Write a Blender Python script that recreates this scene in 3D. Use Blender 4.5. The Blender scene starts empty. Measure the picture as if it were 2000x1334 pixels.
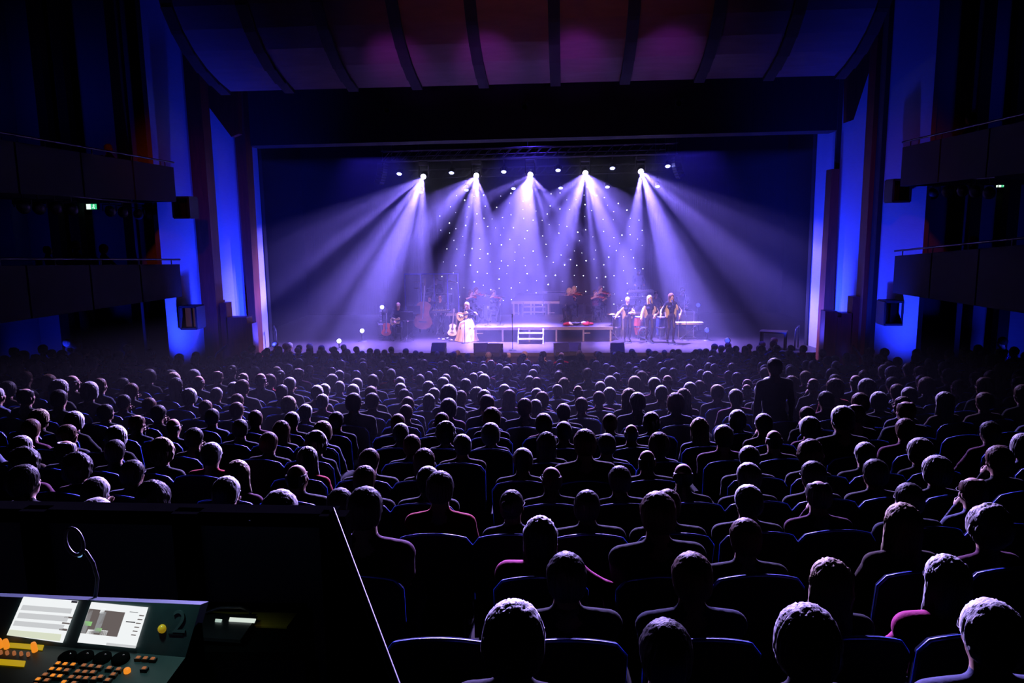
import bpy, math, random
import numpy as np
from mathutils import Vector, Matrix
random.seed(7)
rng = np.random.default_rng(7)
R = math.radians
SC = bpy.context.scene
COL = SC.collection

# ------------------------------------------------------------------ camera
CAMZ, STAGE, F = 5.35, 1.05, 1500.0
YAW, PITCH, ROLL = R(4.0), R(9.0), R(-0.8)
cam_d = bpy.data.cameras.new('camera')
cam_d.sensor_width = 36.0; cam_d.lens = 36.0*F/2000.0; cam_d.clip_end = 200; cam_d.clip_start = .05
cam = bpy.data.objects.new('camera', cam_d); COL.objects.link(cam)
CR = Matrix.Rotation(YAW, 3, 'Z') @ Matrix.Rotation(math.pi/2-PITCH, 3, 'X') @ Matrix.Rotation(ROLL, 3, 'Z')
CP = Vector((0, 0, CAMZ))
cam.matrix_world = Matrix.Translation(CP) @ CR.to_4x4()
SC.camera = cam

# ------------------------------------------------------------------ world, exposure
W = bpy.data.worlds.new('world'); SC.world = W; W.use_nodes = True
W.node_tree.nodes['Background'].inputs[0].default_value = (.02, .02, .06, 1)
W.node_tree.nodes['Background'].inputs[1].default_value = 0.02
vs = SC.view_settings
vs.view_transform = 'Standard'; vs.look = 'None'; vs.gamma = 1; vs.use_curve_mapping = False
vs.exposure = 0.0
SC.cycles.use_denoising = True
SC.cycles.max_bounces = 3; SC.cycles.diffuse_bounces = 0; SC.cycles.glossy_bounces = 1
SC.cycles.use_adaptive_sampling = True; SC.cycles.adaptive_threshold = .03
SC.cycles.transmission_bounces = 4; SC.cycles.transparent_max_bounces = 6; SC.cycles.volume_bounces = 0

# light levels (watts)
P_MOVER, P_PAR, P_WALL, P_KEY, P_STAGEBLUE, P_CANOPY = 52000, 140, 1400, 62000, 2000, 55
HAZE, LOWHAZE, P_HOUSE = .033, .0016, 64000
MOVER_RGB = (.265, .185, 1.0)

def ray(px, py):
    return (CR @ Vector(((px-1000)/F, -(py-667)/F, -1.0)))
def at(px, py, Y=None, Z=None, X=None):
    d = ray(px, py)
    t = (Y-CP.y)/d.y if Y is not None else ((Z-CP.z)/d.z if Z is not None else (X-CP.x)/d.x)
    return CP + d*t
def project(p):
    q = CR.transposed() @ (Vector(p)-CP)
    return 1000+F*q.x/-q.z, 667-F*q.y/-q.z, -q.z
def pxm(p):                       # metres per pixel at p
    return project(p)[2]/F

def spot(name, loc, target, power, rgb, size, blend=.4, radius=.05, parent=None):
    l = bpy.data.lights.new(name, 'SPOT'); l.energy = power; l.color = rgb
    l.spot_size = R(size); l.spot_blend = blend; l.shadow_soft_size = radius
    o = bpy.data.objects.new(name, l); COL.objects.link(o)
    d = Vector(target)-Vector(loc)
    m = Matrix.Translation(Vector(loc)) @ d.to_track_quat('-Z', 'Y').to_matrix().to_4x4()
    o.matrix_world = m
    if parent:
        o.parent = parent; o.matrix_parent_inverse = parent.matrix_world.inverted()
    return o

# front of house key lights on the far stage (profile spots on the lighting bridge above the hall)
for px, Yk, tgt, pw, sz, col in (
        (913, 26.0, 1.0, P_KEY*.17, 4.6, (1, .55, .26)),
        (1270, 26.0, 1.0, P_KEY*.44, 9.0, (1, .54, .26)),
        (1040, 28.5, .8, P_KEY*.34, 20, (1, .46, .50)),
        (800, 27.0, .8, P_KEY*.10, 12, (1, .5, .45))):
    t = at(px, 622, Y=Yk)
    spot('front_of_house_spot', (t.x*.6-1.0, 6.0, 13.2), t, pw, col, sz, .6, .08)
# blue washes over the stage floor
for px in (740, 1040, 1340):
    t = at(px, 680, Y=25.6)
    spot('stage_wash_spot', (t.x, 26.6, 9.6), (t.x, 25.0, STAGE), P_STAGEBLUE, (.05, .03, 1), 62, .8, .1)
for px in (1040,):
    t = at(px, 600, Y=30)
    spot('stage_wash_spot', (t.x, 27.2, 9.6), (t.x, 33, STAGE+2.0), P_STAGEBLUE*.7, (.10, .05, 1), 70, .8, .1)
# added cool backlights on the pelmet, put there to brighten heads in the stalls
HOUSE_SPOTS = [(-5.4, -5.2, 9.0, 34, .8), (-1.2, -1.4, 7.5, 40, 1.0), (3.4, 1.8, 7.5, 34, .5)]
for x, tx, ty, sz, q in HOUSE_SPOTS:
    spot('house_backlight_source', (x, 23.9, 8.7), (tx, ty, 3.0), P_HOUSE*q, (.47, .35, 1.0), sz, .9, .06)
# added amber spots standing in for warm ambient light on the timber fins
for x, tx in ((-7.5, -10.3), (5.5, 7.9)):
    spot('fin_amber_spot', (x, 13.0, 9.0), (tx, 22.3, 4.5), 150, (1, .10, .01), 44, 1, .2)
# violet band and warm tone on the curved canopy, from added spots without fixtures
for x, pw in ((-4.3, .8), (-2.0, 1), (.3, 1), (2.6, .7)):
    spot('canopy_wash_spot', (x, 16.4, 8.1), (x, 20.65, 9.42), P_CANOPY*pw*7, (.36, .04, 1), 27, 1, .15)
spot('canopy_warm_spot', (-.5, 10.5, 7.5), (-.5, 19.3, 10.5), P_CANOPY*2.4, (1, .26, .12), 62, 1, .3)

# ------------------------------------------------------------------ helpers
def mat(name, col, rough=.6, metal=0, var=.12, scale=8, bump=0, emit=None, estr=0, sheen=0, stretch=None, spec=.5, alpha=None):
    m = bpy.data.materials.new(name); m.use_nodes = True
    nt = m.node_tree; b = nt.nodes['Principled BSDF']
    b.inputs['Roughness'].default_value = rough; b.inputs['Metallic'].default_value = metal
    b.inputs['Specular IOR Level'].default_value = spec
    c = (col[0], col[1], col[2], 1)
    b.inputs['Base Color'].default_value = c
    if var or bump:
        tc = nt.nodes.new('ShaderNodeTexCoord'); n = nt.nodes.new('ShaderNodeTexNoise')
        n.inputs['Scale'].default_value = scale; n.inputs['Detail'].default_value = 3
        src = tc.outputs['Object']
        if stretch:
            mp = nt.nodes.new('ShaderNodeMapping'); mp.inputs['Scale'].default_value = stretch
            nt.links.new(src, mp.inputs[0]); src = mp.outputs[0]
        nt.links.new(src, n.inputs['Vector'])
        if var:
            r = nt.nodes.new('ShaderNodeValToRGB')
            r.color_ramp.elements[0].position = .3; r.color_ramp.elements[1].position = .7
            r.color_ramp.elements[0].color = tuple(max(0, x*(1-var)) for x in col)+(1,)
            r.color_ramp.elements[1].color = tuple(min(1, x*(1+var)) for x in col)+(1,)
            nt.links.new(n.outputs['Fac'], r.inputs[0]); nt.links.new(r.outputs[0], b.inputs['Base Color'])
        if bump:
            bp = nt.nodes.new('ShaderNodeBump'); bp.inputs['Strength'].default_value = bump
            bp.inputs['Distance'].default_value = .02
            nt.links.new(n.outputs['Fac'], bp.inputs['Height']); nt.links.new(bp.outputs[0], b.inputs['Normal'])
    if sheen:
        b.inputs['Sheen Weight'].default_value = sheen
        b.inputs['Sheen Roughness'].default_value = .4
    if emit:
        b.inputs['Emission Color'].default_value = (*emit, 1); b.inputs['Emission Strength'].default_value = estr
    if alpha is not None:
        b.inputs['Transmission Weight'].default_value = 1; b.inputs['IOR'].default_value = 1.02
    return m

def obj(name, me, m=None, parent=None, loc=None, rot=None):
    o = bpy.data.objects.new(name, me); COL.objects.link(o)
    if m is not None and not me.materials: me.materials.append(m)
    if loc is not None: o.location = loc
    if rot is not None: o.rotation_euler = rot
    if parent is not None: o.parent = parent
    return o
def tag(o, label=None, cat=None, group=None, kind=None):
    if label: o['label'] = label
    if cat: o['category'] = cat
    if group: o['group'] = group
    if kind: o['kind'] = kind
    return o
def empty(name, loc=(0, 0, 0), rz=0, label=None, cat=None, group=None):
    o = bpy.data.objects.new(name, None); COL.objects.link(o); o.empty_display_size = .1
    o.location = loc; o.rotation_euler = (0, 0, rz)
    return tag(o, label, cat, group)
def copy_tree(o, parent=None):
    c = o.copy(); COL.objects.link(c)
    if parent is not None: c.parent = parent
    for ch in list(o.children): copy_tree(ch, c)
    return c

def frame_of(d):
    d = Vector(d).normalized()
    u = d.cross(Vector((0, 0, 1)))
    if u.length < 1e-4: u = Vector((1, 0, 0))
    u.normalize(); v = u.cross(d).normalized()
    return u, v, d

class MB:
    def __init__(s): s.v = []; s.f = []; s.s = []
    def _add(s, v, f, smooth=False):
        b = len(s.v); s.v += [tuple(x) for x in v]; s.f += [tuple(i+b for i in q) for q in f]; s.s += [smooth]*len(f); return s
    def box(s, c, d, rz=0, rx=0, bev=0):
        x, y, z = d[0]/2, d[1]/2, d[2]/2
        M = Matrix.Rotation(rz, 3, 'Z') @ Matrix.Rotation(rx, 3, 'X'); c = Vector(c)
        if bev:
            pr = [(-x+bev, -y), (x-bev, -y), (x, -y+bev), (x, y-bev), (x-bev, y), (-x+bev, y), (-x, y-bev), (-x, -y+bev)]
            vs = []
            for zz, k in ((-z, bev), (-z+bev, 0), (z-bev, 0), (z, bev)):
                for a, b in pr: vs.append((a-k*np.sign(a), b-k*np.sign(b), zz))
            fs = [tuple(range(7, -1, -1)), tuple(range(24, 32))]
            for r in range(3):
                for i in range(8):
                    j = (i+1) % 8; fs.append((r*8+i, r*8+j, r*8+8+j, r*8+8+i))
            return s._add([c+M @ Vector(p) for p in vs], fs)
        P = [c+M @ Vector(p) for p in ((-x, -y, -z), (x, -y, -z), (x, y, -z), (-x, y, -z), (-x, -y, z), (x, -y, z), (x, y, z), (-x, y, z))]
        return s._add(P, [(3, 2, 1, 0), (4, 5, 6, 7), (0, 1, 5, 4), (1, 2, 6, 5), (2, 3, 7, 6), (3, 0, 4, 7)])
    def hexa(s, P):               # 8 points, bottom 4 then top 4
        return s._add(P, [(3, 2, 1, 0), (4, 5, 6, 7), (0, 1, 5, 4), (1, 2, 6, 5), (2, 3, 7, 6), (3, 0, 4, 7)])
    def slab(s, quad, off):       # quad extruded by off
        off = Vector(off); return s.hexa([Vector(p) for p in quad]+[Vector(p)+off for p in quad])
    def tube(s, pts, r, n=8, cap=True):
        pts = [Vector(p) for p in pts]; m = len(pts)
        rs = r if isinstance(r, (list, tuple)) else [r]*m
        vs, fs = [], []
        u = None
        for i, p in enumerate(pts):
            d = (pts[min(i+1, m-1)]-pts[max(i-1, 0)]).normalized()
            if u is None: u, v, _ = frame_of(d)
            else:
                u = (u-d*u.dot(d)).normalized(); v = u.cross(d).normalized()
            for k in range(n):
                a = 2*math.pi*k/n; vs.append(p+(u*math.cos(a)+v*math.sin(a))*rs[i])
        for i in range(m-1):
            for k in range(n):
                j = (k+1) % n; fs.append((i*n+k, i*n+n+k, i*n+n+j, i*n+j))
        s._add(vs, fs, True)
        if cap:
            s._add(vs[:n], [tuple(range(n))]); s._add(vs[-n:], [tuple(range(n-1, -1, -1))])
        return s
    def lathe(s, prof, c=(0, 0, 0), d=(0, 0, 1), n=16, smooth=True):
        u, v, w = frame_of(d); c = Vector(c); vs, fs = [], []
        for r, h in prof:
            for k in range(n):
                a = 2*math.pi*k/n; vs.append(c+(u*math.cos(a)+v*math.sin(a))*r+w*h)
        for i in range(len(prof)-1):
            for k in range(n):
                j = (k+1) % n; fs.append((i*n+k, i*n+n+k, i*n+n+j, i*n+j))
        return s._add(vs, fs, smooth)
    def prism(s, poly, th, M=None):   # poly in local xy, extruded +-th/2 in z, then M
        M = M or Matrix.Identity(4); n = len(poly)
        vs = [M @ Vector((x, y, -th/2)) for x, y in poly]+[M @ Vector((x, y, th/2)) for x, y in poly]
        fs = [tuple(range(n-1, -1, -1)), tuple(range(n, 2*n))]+[(i, (i+1) % n, n+(i+1) % n, n+i) for i in range(n)]
        return s._add(vs, fs)
    def ball(s, c, r, n=10):
        r = r if isinstance(r, (tuple, list)) else (r, r, r); vs, fs = [], []
        m = max(4, n//2)
        for i in range(m+1):
            t = math.pi*i/m
            for k in range(n):
                a = 2*math.pi*k/n; vs.append((c[0]+r[0]*math.sin(t)*math.cos(a), c[1]+r[1]*math.sin(t)*math.sin(a), c[2]+r[2]*math.cos(t)))
        for i in range(m):
            for k in range(n):
                j = (k+1) % n; fs.append((i*n+k, i*n+n+k, i*n+n+j, i*n+j))
        return s._add(vs, fs, True)
    def mesh(s, name):
        me = bpy.data.meshes.new(name); me.from_pydata(s.v, [], s.f)
        me.polygons.foreach_set('use_smooth', s.s); me.update(); return me
    def build(s, name, m, parent=None, loc=None, rot=None):
        return obj(name, s.mesh(name), m, parent, loc, rot)

# ------------------------------------------------------------------ organic surfaces (signed distance + surface nets)
class Blob:
    def __init__(s): s.p = []
    def cap(s, a, b, ra, rb=None, tg=0, k=.03, sub=False):
        s.p.append(('c', np.array(a, float), np.array(b, float), ra, ra if rb is None else rb, tg, k, sub, None)); return s
    def ell(s, c, r, tg=0, k=.03, sub=False, rot=None):
        s.p.append(('e', np.array(c, float), np.array(r, float), 0, 0, tg, k, sub, None if rot is None else np.array(rot))); return s
    def xf(s, M, start=0):        # transform prims from index start by 4x4 M
        Rm = np.array(M.to_3x3()); t = np.array(M.translation)
        for i in range(start, len(s.p)):
            q = list(s.p[i]); q[1] = Rm @ q[1]+t
            if q[0] == 'c': q[2] = Rm @ q[2]+t
            else: q[8] = Rm if q[8] is None else Rm @ q[8]
            s.p[i] = tuple(q)
        return s
    def bounds(s):
        lo = np.full(3, 1e9); hi = -lo
        for q in s.p:
            if q[7]: continue
            if q[0] == 'c':
                r = max(q[3], q[4]); lo = np.minimum(lo, np.minimum(q[1], q[2])-r); hi = np.maximum(hi, np.maximum(q[1], q[2])+r)
            else:
                r = q[2].max() if q[8] is not None else q[2]; lo = np.minimum(lo, q[1]-r); hi = np.maximum(hi, q[1]+r)
        return lo, hi
    def mesh_data(s, h):
        lo, hi = s.bounds(); lo = lo-3*h; hi = hi+3*h
        n = np.ceil((hi-lo)/h).astype(int)+1
        ax = [lo[i]+h*np.arange(n[i]) for i in range(3)]
        D = np.full(n, 9.0); B = np.full(n, 9.0); T = np.zeros(n, np.int16)
        for q in s.p:
            if q[0] == 'c':
                r = max(q[3], q[4]); a = np.minimum(q[1], q[2])-r; b = np.maximum(q[1], q[2])+r
            else:
                r = q[2].max() if q[8] is not None else q[2]; a = q[1]-r; b = q[1]+r
            mg = .05+2*h
            i0 = np.clip(((a-mg-lo)/h).astype(int), 0, n-1); i1 = np.clip(((b+mg-lo)/h).astype(int)+2, 1, n)
            sl = tuple(slice(i0[i], i1[i]) for i in range(3))
            X, Y, Z = np.meshgrid(*(ax[i][sl[i]] for i in range(3)), indexing='ij', sparse=True)
            if X.size == 0 or Y.size == 0 or Z.size == 0: continue
            if q[0] == 'c':
                ab = q[2]-q[1]; L = max(ab @ ab, 1e-9)
                t = np.clip(((X-q[1][0])*ab[0]+(Y-q[1][1])*ab[1]+(Z-q[1][2])*ab[2])/L, 0, 1)
                d = np.sqrt((X-q[1][0]-t*ab[0])**2+(Y-q[1][1]-t*ab[1])**2+(Z-q[1][2]-t*ab[2])**2)-(q[3]+(q[4]-q[3])*t)
            else:
                x, y, z = X-q[1][0], Y-q[1][1], Z-q[1][2]
                if q[8] is not None:
                    m = q[8]; x, y, z = (x*m[0, i]+y*m[1, i]+z*m[2, i] for i in range(3))
                r = q[2]
                k0 = np.sqrt((x/r[0])**2+(y/r[1])**2+(z/r[2])**2)
                k1 = np.sqrt((x/r[0]**2)**2+(y/r[1]**2)**2+(z/r[2]**2)**2)+1e-9
                d = k0*(k0-1)/k1
            k = q[6]; o = D[sl]
            if q[7]:
                hh = np.clip(.5-.5*(o+d)/k, 0, 1); D[sl] = o*(1-hh)+(-d)*hh+k*hh*(1-hh)
            else:
                hh = np.clip(.5+.5*(o-d)/k, 0, 1); D[sl] = o*(1-hh)+d*hh-k*hh*(1-hh)
                bb = B[sl]; w = d < bb; T[sl] = np.where(w, q[5], T[sl]); B[sl] = np.where(w, d, bb)
        # surface nets
        nc = n-1
        P = np.zeros((*nc, 3)); C = np.zeros(nc)
        g = np.stack(np.meshgrid(*(np.arange(k) for k in nc), indexing='ij'), -1).astype(float)
        for a in range(3):
            b, c = (a+1) % 3, (a+2) % 3
            for ob in (0, 1):
                for oc in (0, 1):
                    o0 = [0, 0, 0]; o0[b] = ob; o0[c] = oc; o1 = list(o0); o1[a] = 1
                    f0 = D[tuple(slice(o0[i], o0[i]+nc[i]) for i in range(3))]
                    f1 = D[tuple(slice(o1[i], o1[i]+nc[i]) for i in range(3))]
                    x = (f0 < 0) != (f1 < 0)
                    if not x.any(): continue
                    t = f0[x]/(f0[x]-f1[x]); pp = g[x]+np.array(o0, float); pp[:, a] += t
                    P[x] += pp; C[x] += 1
        act = C > 0
        idx = np.full(nc, -1); idx[act] = np.arange(act.sum())
        V = lo+h*(P[act]/C[act][:, None])
        VT = T[:-1, :-1, :-1][act]
        faces = []
        for a in range(3):
            b, c = (a+1) % 3, (a+2) % 3
            s0 = [slice(None)]*3; s1 = [slice(None)]*3
            s0[a] = slice(0, n[a]-1); s1[a] = slice(1, n[a])
            for q in (b, c): s0[q] = s1[q] = slice(1, n[q]-1)
            f0 = D[tuple(s0)]; f1 = D[tuple(s1)]
            x = np.argwhere((f0 < 0) != (f1 < 0))
            if not len(x): continue
            neg = (f0 < 0)[tuple(x.T)]
            base = x.copy(); base[:, b] += 1; base[:, c] += 1
            def cell(db, dc):
                q = base.copy(); q[:, b] += db; q[:, c] += dc; return idx[tuple(q.T)]
            quad = np.stack([cell(-1, -1), cell(0, -1), cell(0, 0), cell(-1, 0)], 1)
            quad[~neg] = quad[~neg][:, ::-1]
            faces.append(quad)
        Fq = np.concatenate(faces); Fq = Fq[(Fq >= 0).all(1)]
        return V, Fq, VT
def np_mesh(name, V, Fq, mi=None):
    me = bpy.data.meshes.new(name)
    me.vertices.add(len(V)); me.vertices.foreach_set('co', np.ascontiguousarray(V, np.float32).ravel())
    me.loops.add(Fq.size); me.loops.foreach_set('vertex_index', np.ascontiguousarray(Fq, np.int32).ravel())
    me.polygons.add(len(Fq)); me.polygons.foreach_set('loop_start', np.arange(0, Fq.size, Fq.shape[1], dtype=np.int32))
    if mi is not None: me.polygons.foreach_set('material_index', np.ascontiguousarray(mi, np.int32))
    me.polygons.foreach_set('use_smooth', np.ones(len(Fq), bool))
    me.update(calc_edges=True); me.validate()
    return me
def relax(V, Fq, n=1, w=.5):
    for _ in range(n):
        A = np.zeros_like(V); c = np.zeros(len(V))
        for i in range(4):
            j = Fq[:, (i+1) % 4]; np.add.at(A, Fq[:, i], V[j]); np.add.at(c, Fq[:, i], 1)
            j = Fq[:, (i+3) % 4]; np.add.at(A, Fq[:, i], V[j]); np.add.at(c, Fq[:, i], 1)
        V = V*(1-w)+w*A/np.maximum(c, 1)[:, None]
    return V

# ------------------------------------------------------------------ materials
M = {}
M['black'] = mat('black_paint', (.012, .012, .014), .6)
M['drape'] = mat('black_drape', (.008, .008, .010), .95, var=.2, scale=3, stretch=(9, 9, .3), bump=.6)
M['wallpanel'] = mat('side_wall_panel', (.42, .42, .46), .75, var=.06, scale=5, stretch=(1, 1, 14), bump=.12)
M['wood'] = mat('red_brown_wood', (.17, .040, .018), .5, var=.25, scale=3, stretch=(6, 6, .5))
M['plaster'] = mat('dark_plaster', (.10, .10, .12), .9, var=.1, scale=4)
M['fascia'] = mat('balcony_fascia', (.007, .006, .008), .85, var=.2, scale=2)
M['canopy'] = mat('canopy_veneer', (.30, .17, .15), .55, var=.12, scale=1.5, stretch=(1, 5, 1))
M['rib'] = mat('canopy_rib', (.012, .010, .010), .8)
M['carpet'] = mat('stalls_carpet', (.020, .014, .020), .95, var=.3, scale=30)
M['stagefloor'] = mat('stage_boards', (.055, .042, .048), .38, var=.25, scale=4, stretch=(.6, 8, 1), bump=.05)
M['stagefront'] = mat('stage_front', (.022, .014, .016), .7, spec=.1)
M['alu'] = mat('aluminium', (.40, .37, .36), .38, .8, var=.06)
M['steel'] = mat('dark_steel', (.06, .06, .07), .4, .7)
M['chrome'] = mat('chrome', (.85, .85, .9), .12, 1, var=0)
M['deck'] = mat('riser_deck', (.10, .085, .10), .5, var=.15)
M['seatblue'] = mat('seat_blue_fabric', (.010, .018, .085), .9, var=.2, scale=60, sheen=.1, spec=.05)
M['piping'] = mat('seat_piping', (.04, .13, 1.0), .4, var=.05)  # saturated blue stands for light caught along the seat edges
M['shell'] = mat('seat_shell', (.008, .008, .013), .8, spec=.05)
M['rubber'] = mat('black_rubber', (.015, .015, .016), .5)
M['eye'] = mat('eye', (.04, .03, .03), .2, var=0)
M['lip'] = mat('lips', (.42, .12, .11), .5, var=0)
M['skin'] = mat('skin', (.60, .36, .27), .6, var=.08, scale=20, spec=.12)
M['skin2'] = mat('skin_pale', (.70, .46, .37), .6, var=.08, scale=20, spec=.12)
M['shoe'] = mat('shoe_leather', (.012, .011, .011), .35)
HAIRC = {'w': (.86, .85, .84), 'g': (.50, .48, .47), 'y': (.56, .44, .28), 'n': (.11, .055, .03), 'k': (.020, .015, .013)}
HAIRM = {k: mat('hair_'+dict(w='white', g='grey', y='blond', n='brown', k='dark')[k], c, .55, var=.35, scale=34, stretch=(2.2, 2.2, .25), bump=.28, sheen=.04, spec=.06) for k, c in HAIRC.items()}
CLO = {'k': (.012, .012, .015), 'n': (.018, .022, .05), 'g': (.05, .05, .055), 'b': (.05, .03, .02), 'r': (.42, .015, .03), 'p': (.55, .05, .22),
       'u': (.10, .11, .20), 'w': (.62, .60, .60), 'v': (.10, .02, .06)}
CLOM = {k: mat('cloth_'+dict(k='black', n='navy', g='charcoal', b='brown', r='red', p='pink', u='slate_blue', w='white', v='plum')[k], c, .85, var=.15, scale=25, sheen=.04, bump=.15, spec=.05) for k, c in CLO.items()}
M['jeans'] = mat('dark_trousers', (.02, .02, .03), .85, spec=.05)
def emis(name, rgb, s): return mat(name, (0, 0, 0), .5, var=0, emit=rgb, estr=s)
M['lens_white'] = emis('lens_white_glow', (.75, .70, 1), 60)
M['lens_blue'] = emis('lens_blue_glow', (.30, .32, 1), 16)
M['lens_deep'] = emis('lens_deep_blue_glow', (.03, .04, 1), 3)
M['star'] = emis('star_point_glow', (.86, .86, 1), 7)
M['glass'] = mat('clear_shield', (.9, .92, 1), .05, var=0, alpha=1)

# ================================================================== structure
HX, CY = -1.2, 33.0                                  # seating arcs are centred here (on the stage)
NROW, Y0R, DR = 27, 2.55, .80
def zf(Y): return CAMZ-2.37-.127*Y
def arc(Rr, a): return Vector((HX+Rr*math.sin(a), CY-Rr*math.cos(a), 0))
fl = MB()
NS = 48
def ringstrip(R1, z1, R2, z2):
    vs, fs = [], []
    for k in range(NS+1):
        for Rr, z in ((R1, z1), (R2, z2)):
            am = math.asin(min(.97, 12.4/Rr)); a = -am+2*am*k/NS
            p = arc(Rr, a); vs.append((p.x, p.y, z))
    for k in range(NS): fs.append((2*k, 2*k+1, 2*k+3, 2*k+2))
    fl._add(vs, [f[::-1] for f in fs])
for i in range(NROW):
    Y = Y0R+DR*i; Rr = CY-Y; z = zf(Y)
    ringstrip(Rr+.30, z, Rr-.50, z)
    zn = zf(Y+DR) if i < NROW-1 else 0
    ringstrip(Rr-.50, z, Rr-.501, zn)
ringstrip(CY-(Y0R+DR*(NROW-1))-.501, 0, 6.4, 0)
zb = zf(Y0R)
fl.box((-1, -.6, zb-.05), (29, 5.7, .1))
fl.box((-1, 11.5, -.25), (30, 30, .1))
tag(fl.build('floor', M['carpet']), kind='structure')
XL, XR = -14.6, 12.4
for n, c, d in (('wall_left', (XL-.1, 11, 6), (.2, 29, 18)), ('wall_right', (XR+.1, 11, 6), (.2, 29, 18)), ('wall_back', (-1, -3.6, 6), (29, .2, 18))):
    tag(MB().box(c, d).build(n, M['drape' if n == 'wall_back' else 'plaster']), kind='structure')
tag(MB().box((-1, 15, 14.6), (29, 41, .2)).build('ceiling', M['plaster']), kind='structure')
SX0, SX1 = at(500, 500, Y=26).x-.9, at(1600, 500, Y=26).x+.9
st = MB().box(((SX0+SX1)/2-.2, 30.0, STAGE-.06), (SX1-SX0+4.2, 10.6, .12))
tag(st.build('floor_stage', M['stagefloor']), kind='structure')
tag(MB().box(((SX0+SX1)/2-.2, 24.8, STAGE/2-.06), (SX1-SX0+4.2, .1, STAGE-.12)).build('wall_stage_front', M['stagefront']), kind='structure')
tag(MB().box(((SX0+SX1)/2, 35.3, 7.4), (SX1-SX0+5, .2, 14)).build('wall_stage_back', M['drape']), kind='structure')
for n, x in (('wall_stage_left', SX0-.6), ('wall_stage_right', SX1+.6)):
    tag(MB().box((x, 30.9, 7.4), (.2, 8.9, 14)).build(n, M['drape']), kind='structure')
# black pelmet above the opening
zl, zr = at(480, 285, Y=24.4).z, at(1640, 254, Y=24.4).z
xl, xr = at(481, 285, Y=24.4).x, at(1640, 254, Y=24.4).x
tag(MB().hexa([(xl, 24.4, zl), (xr, 24.4, zr), (xr, 25.4, zr), (xl, 25.4, zl), (xl, 24.4, 14.5), (xr, 24.4, 14.5), (xr, 25.4, 14.5), (xl, 25.4, 14.5)]).build('wall_pelmet', M['drape']), kind='structure')

# serrated side walls: pale panels lit blue, red-brown timber fins
def vpanel(mb, pl, Yl, pr, Yr, z0, z1, th=.12, py=430):
    a, b = at(pl, py, Y=Yl), at(pr, py, Y=Yr)
    nrm = Vector((-(b.y-a.y), b.x-a.x, 0)).normalized()*th
    if nrm.y < 0: nrm = -nrm
    mb.slab([(a.x, a.y, z0), (b.x, b.y, z0), (b.x+nrm.x, b.y+nrm.y, z0), (a.x+nrm.x, a.y+nrm.y, z0)], (0, 0, z1-z0))
    return a, b
walls = []
def side_panel(name, pl, Yl, pr, Yr, z0, z1, wash, m='wallpanel', wz=None):
    mb = MB(); a, b = vpanel(mb, pl, Yl, pr, Yr, z0, z1)
    tag(mb.build(name, M[m]), kind='structure')
    if wash: walls.append((a, b, wash, wz))
ZT = 14.4
side_panel('wall_panel_left_1', 300, 19.6, 384, 22.4, 0, 12.2, 1.0)
side_panel('wall_panel_left_2', 402, 22.6, 480, 24.4, 0, ZT, 1.1)
side_panel('wall_panel_left_3', 482, 25.0, 512, 26.1, 0, zl+1, 1.0)
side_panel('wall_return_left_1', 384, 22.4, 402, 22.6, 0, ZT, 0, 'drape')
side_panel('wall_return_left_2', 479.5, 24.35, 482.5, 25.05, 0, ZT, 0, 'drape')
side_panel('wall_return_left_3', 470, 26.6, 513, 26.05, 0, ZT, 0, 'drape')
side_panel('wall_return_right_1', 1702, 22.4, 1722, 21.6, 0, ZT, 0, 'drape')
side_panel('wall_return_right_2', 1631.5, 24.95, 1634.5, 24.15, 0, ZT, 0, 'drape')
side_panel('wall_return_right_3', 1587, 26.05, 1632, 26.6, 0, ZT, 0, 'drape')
side_panel('wall_panel_right_1', 1722, 21.6, 1806, 19.6, 0, 12.2, .8)
side_panel('wall_panel_right_2', 1634, 24.2, 1702, 22.4, 0, ZT, .7)
side_panel('wall_panel_right_3', 1588, 26.1, 1632, 24.9, 0, zr+1, 1.9)
# timber fins
def fin(name, pa, pb, Y, z0, z1, taper=0, depth=.5):
    a, b = at(pa, 430, Y=Y), at(pb, 430, Y=Y)
    c = (a.x+b.x)/2; w0 = (b.x-a.x)/2*(1-taper); w1 = (b.x-a.x)/2*(1+taper)
    tag(MB().hexa([(c-w0, Y, z0), (c+w0, Y, z0), (c+w0, Y+depth, z0), (c-w0, Y+depth, z0), (c-w1, Y, z1), (c+w1, Y, z1), (c+w1, Y+depth, z1), (c-w1, Y+depth, z1)]).build(name, M['wood']), kind='structure')
fin('column_left_1', 381, 410, 22.0, 0, ZT)
fin('column_left_2', 470, 489, 24.0, 0, ZT, .35)
fin('column_right_1', 1694, 1728, 22.0, 0, ZT)
fin('column_right_2', 1618, 1637, 24.0, 0, at(1627, 330, Y=24).z, -.2)
# slanting timber wings high on the walls
for nm, Y, P in (('trim_1', 23.0, [(398, 100), (404, 200), (455, 268), (470, 262), (466, 120)]), ('trim_2', 23.0, [(1700, 90), (1698, 130), (1664, 235), (1650, 240), (1652, 120)])):
    P = [at(x, y, Y=Y) for x, y in P]
    m4 = Matrix.Translation((0, Y, 0)) @ Matrix(((1, 0, 0, 0), (0, 0, -1, 0), (0, 1, 0, 0), (0, 0, 0, 1)))
    tag(MB().prism([(p.x, p.z) for p in P], .25, m4).build(nm, M['wood']), kind='structure')
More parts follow.
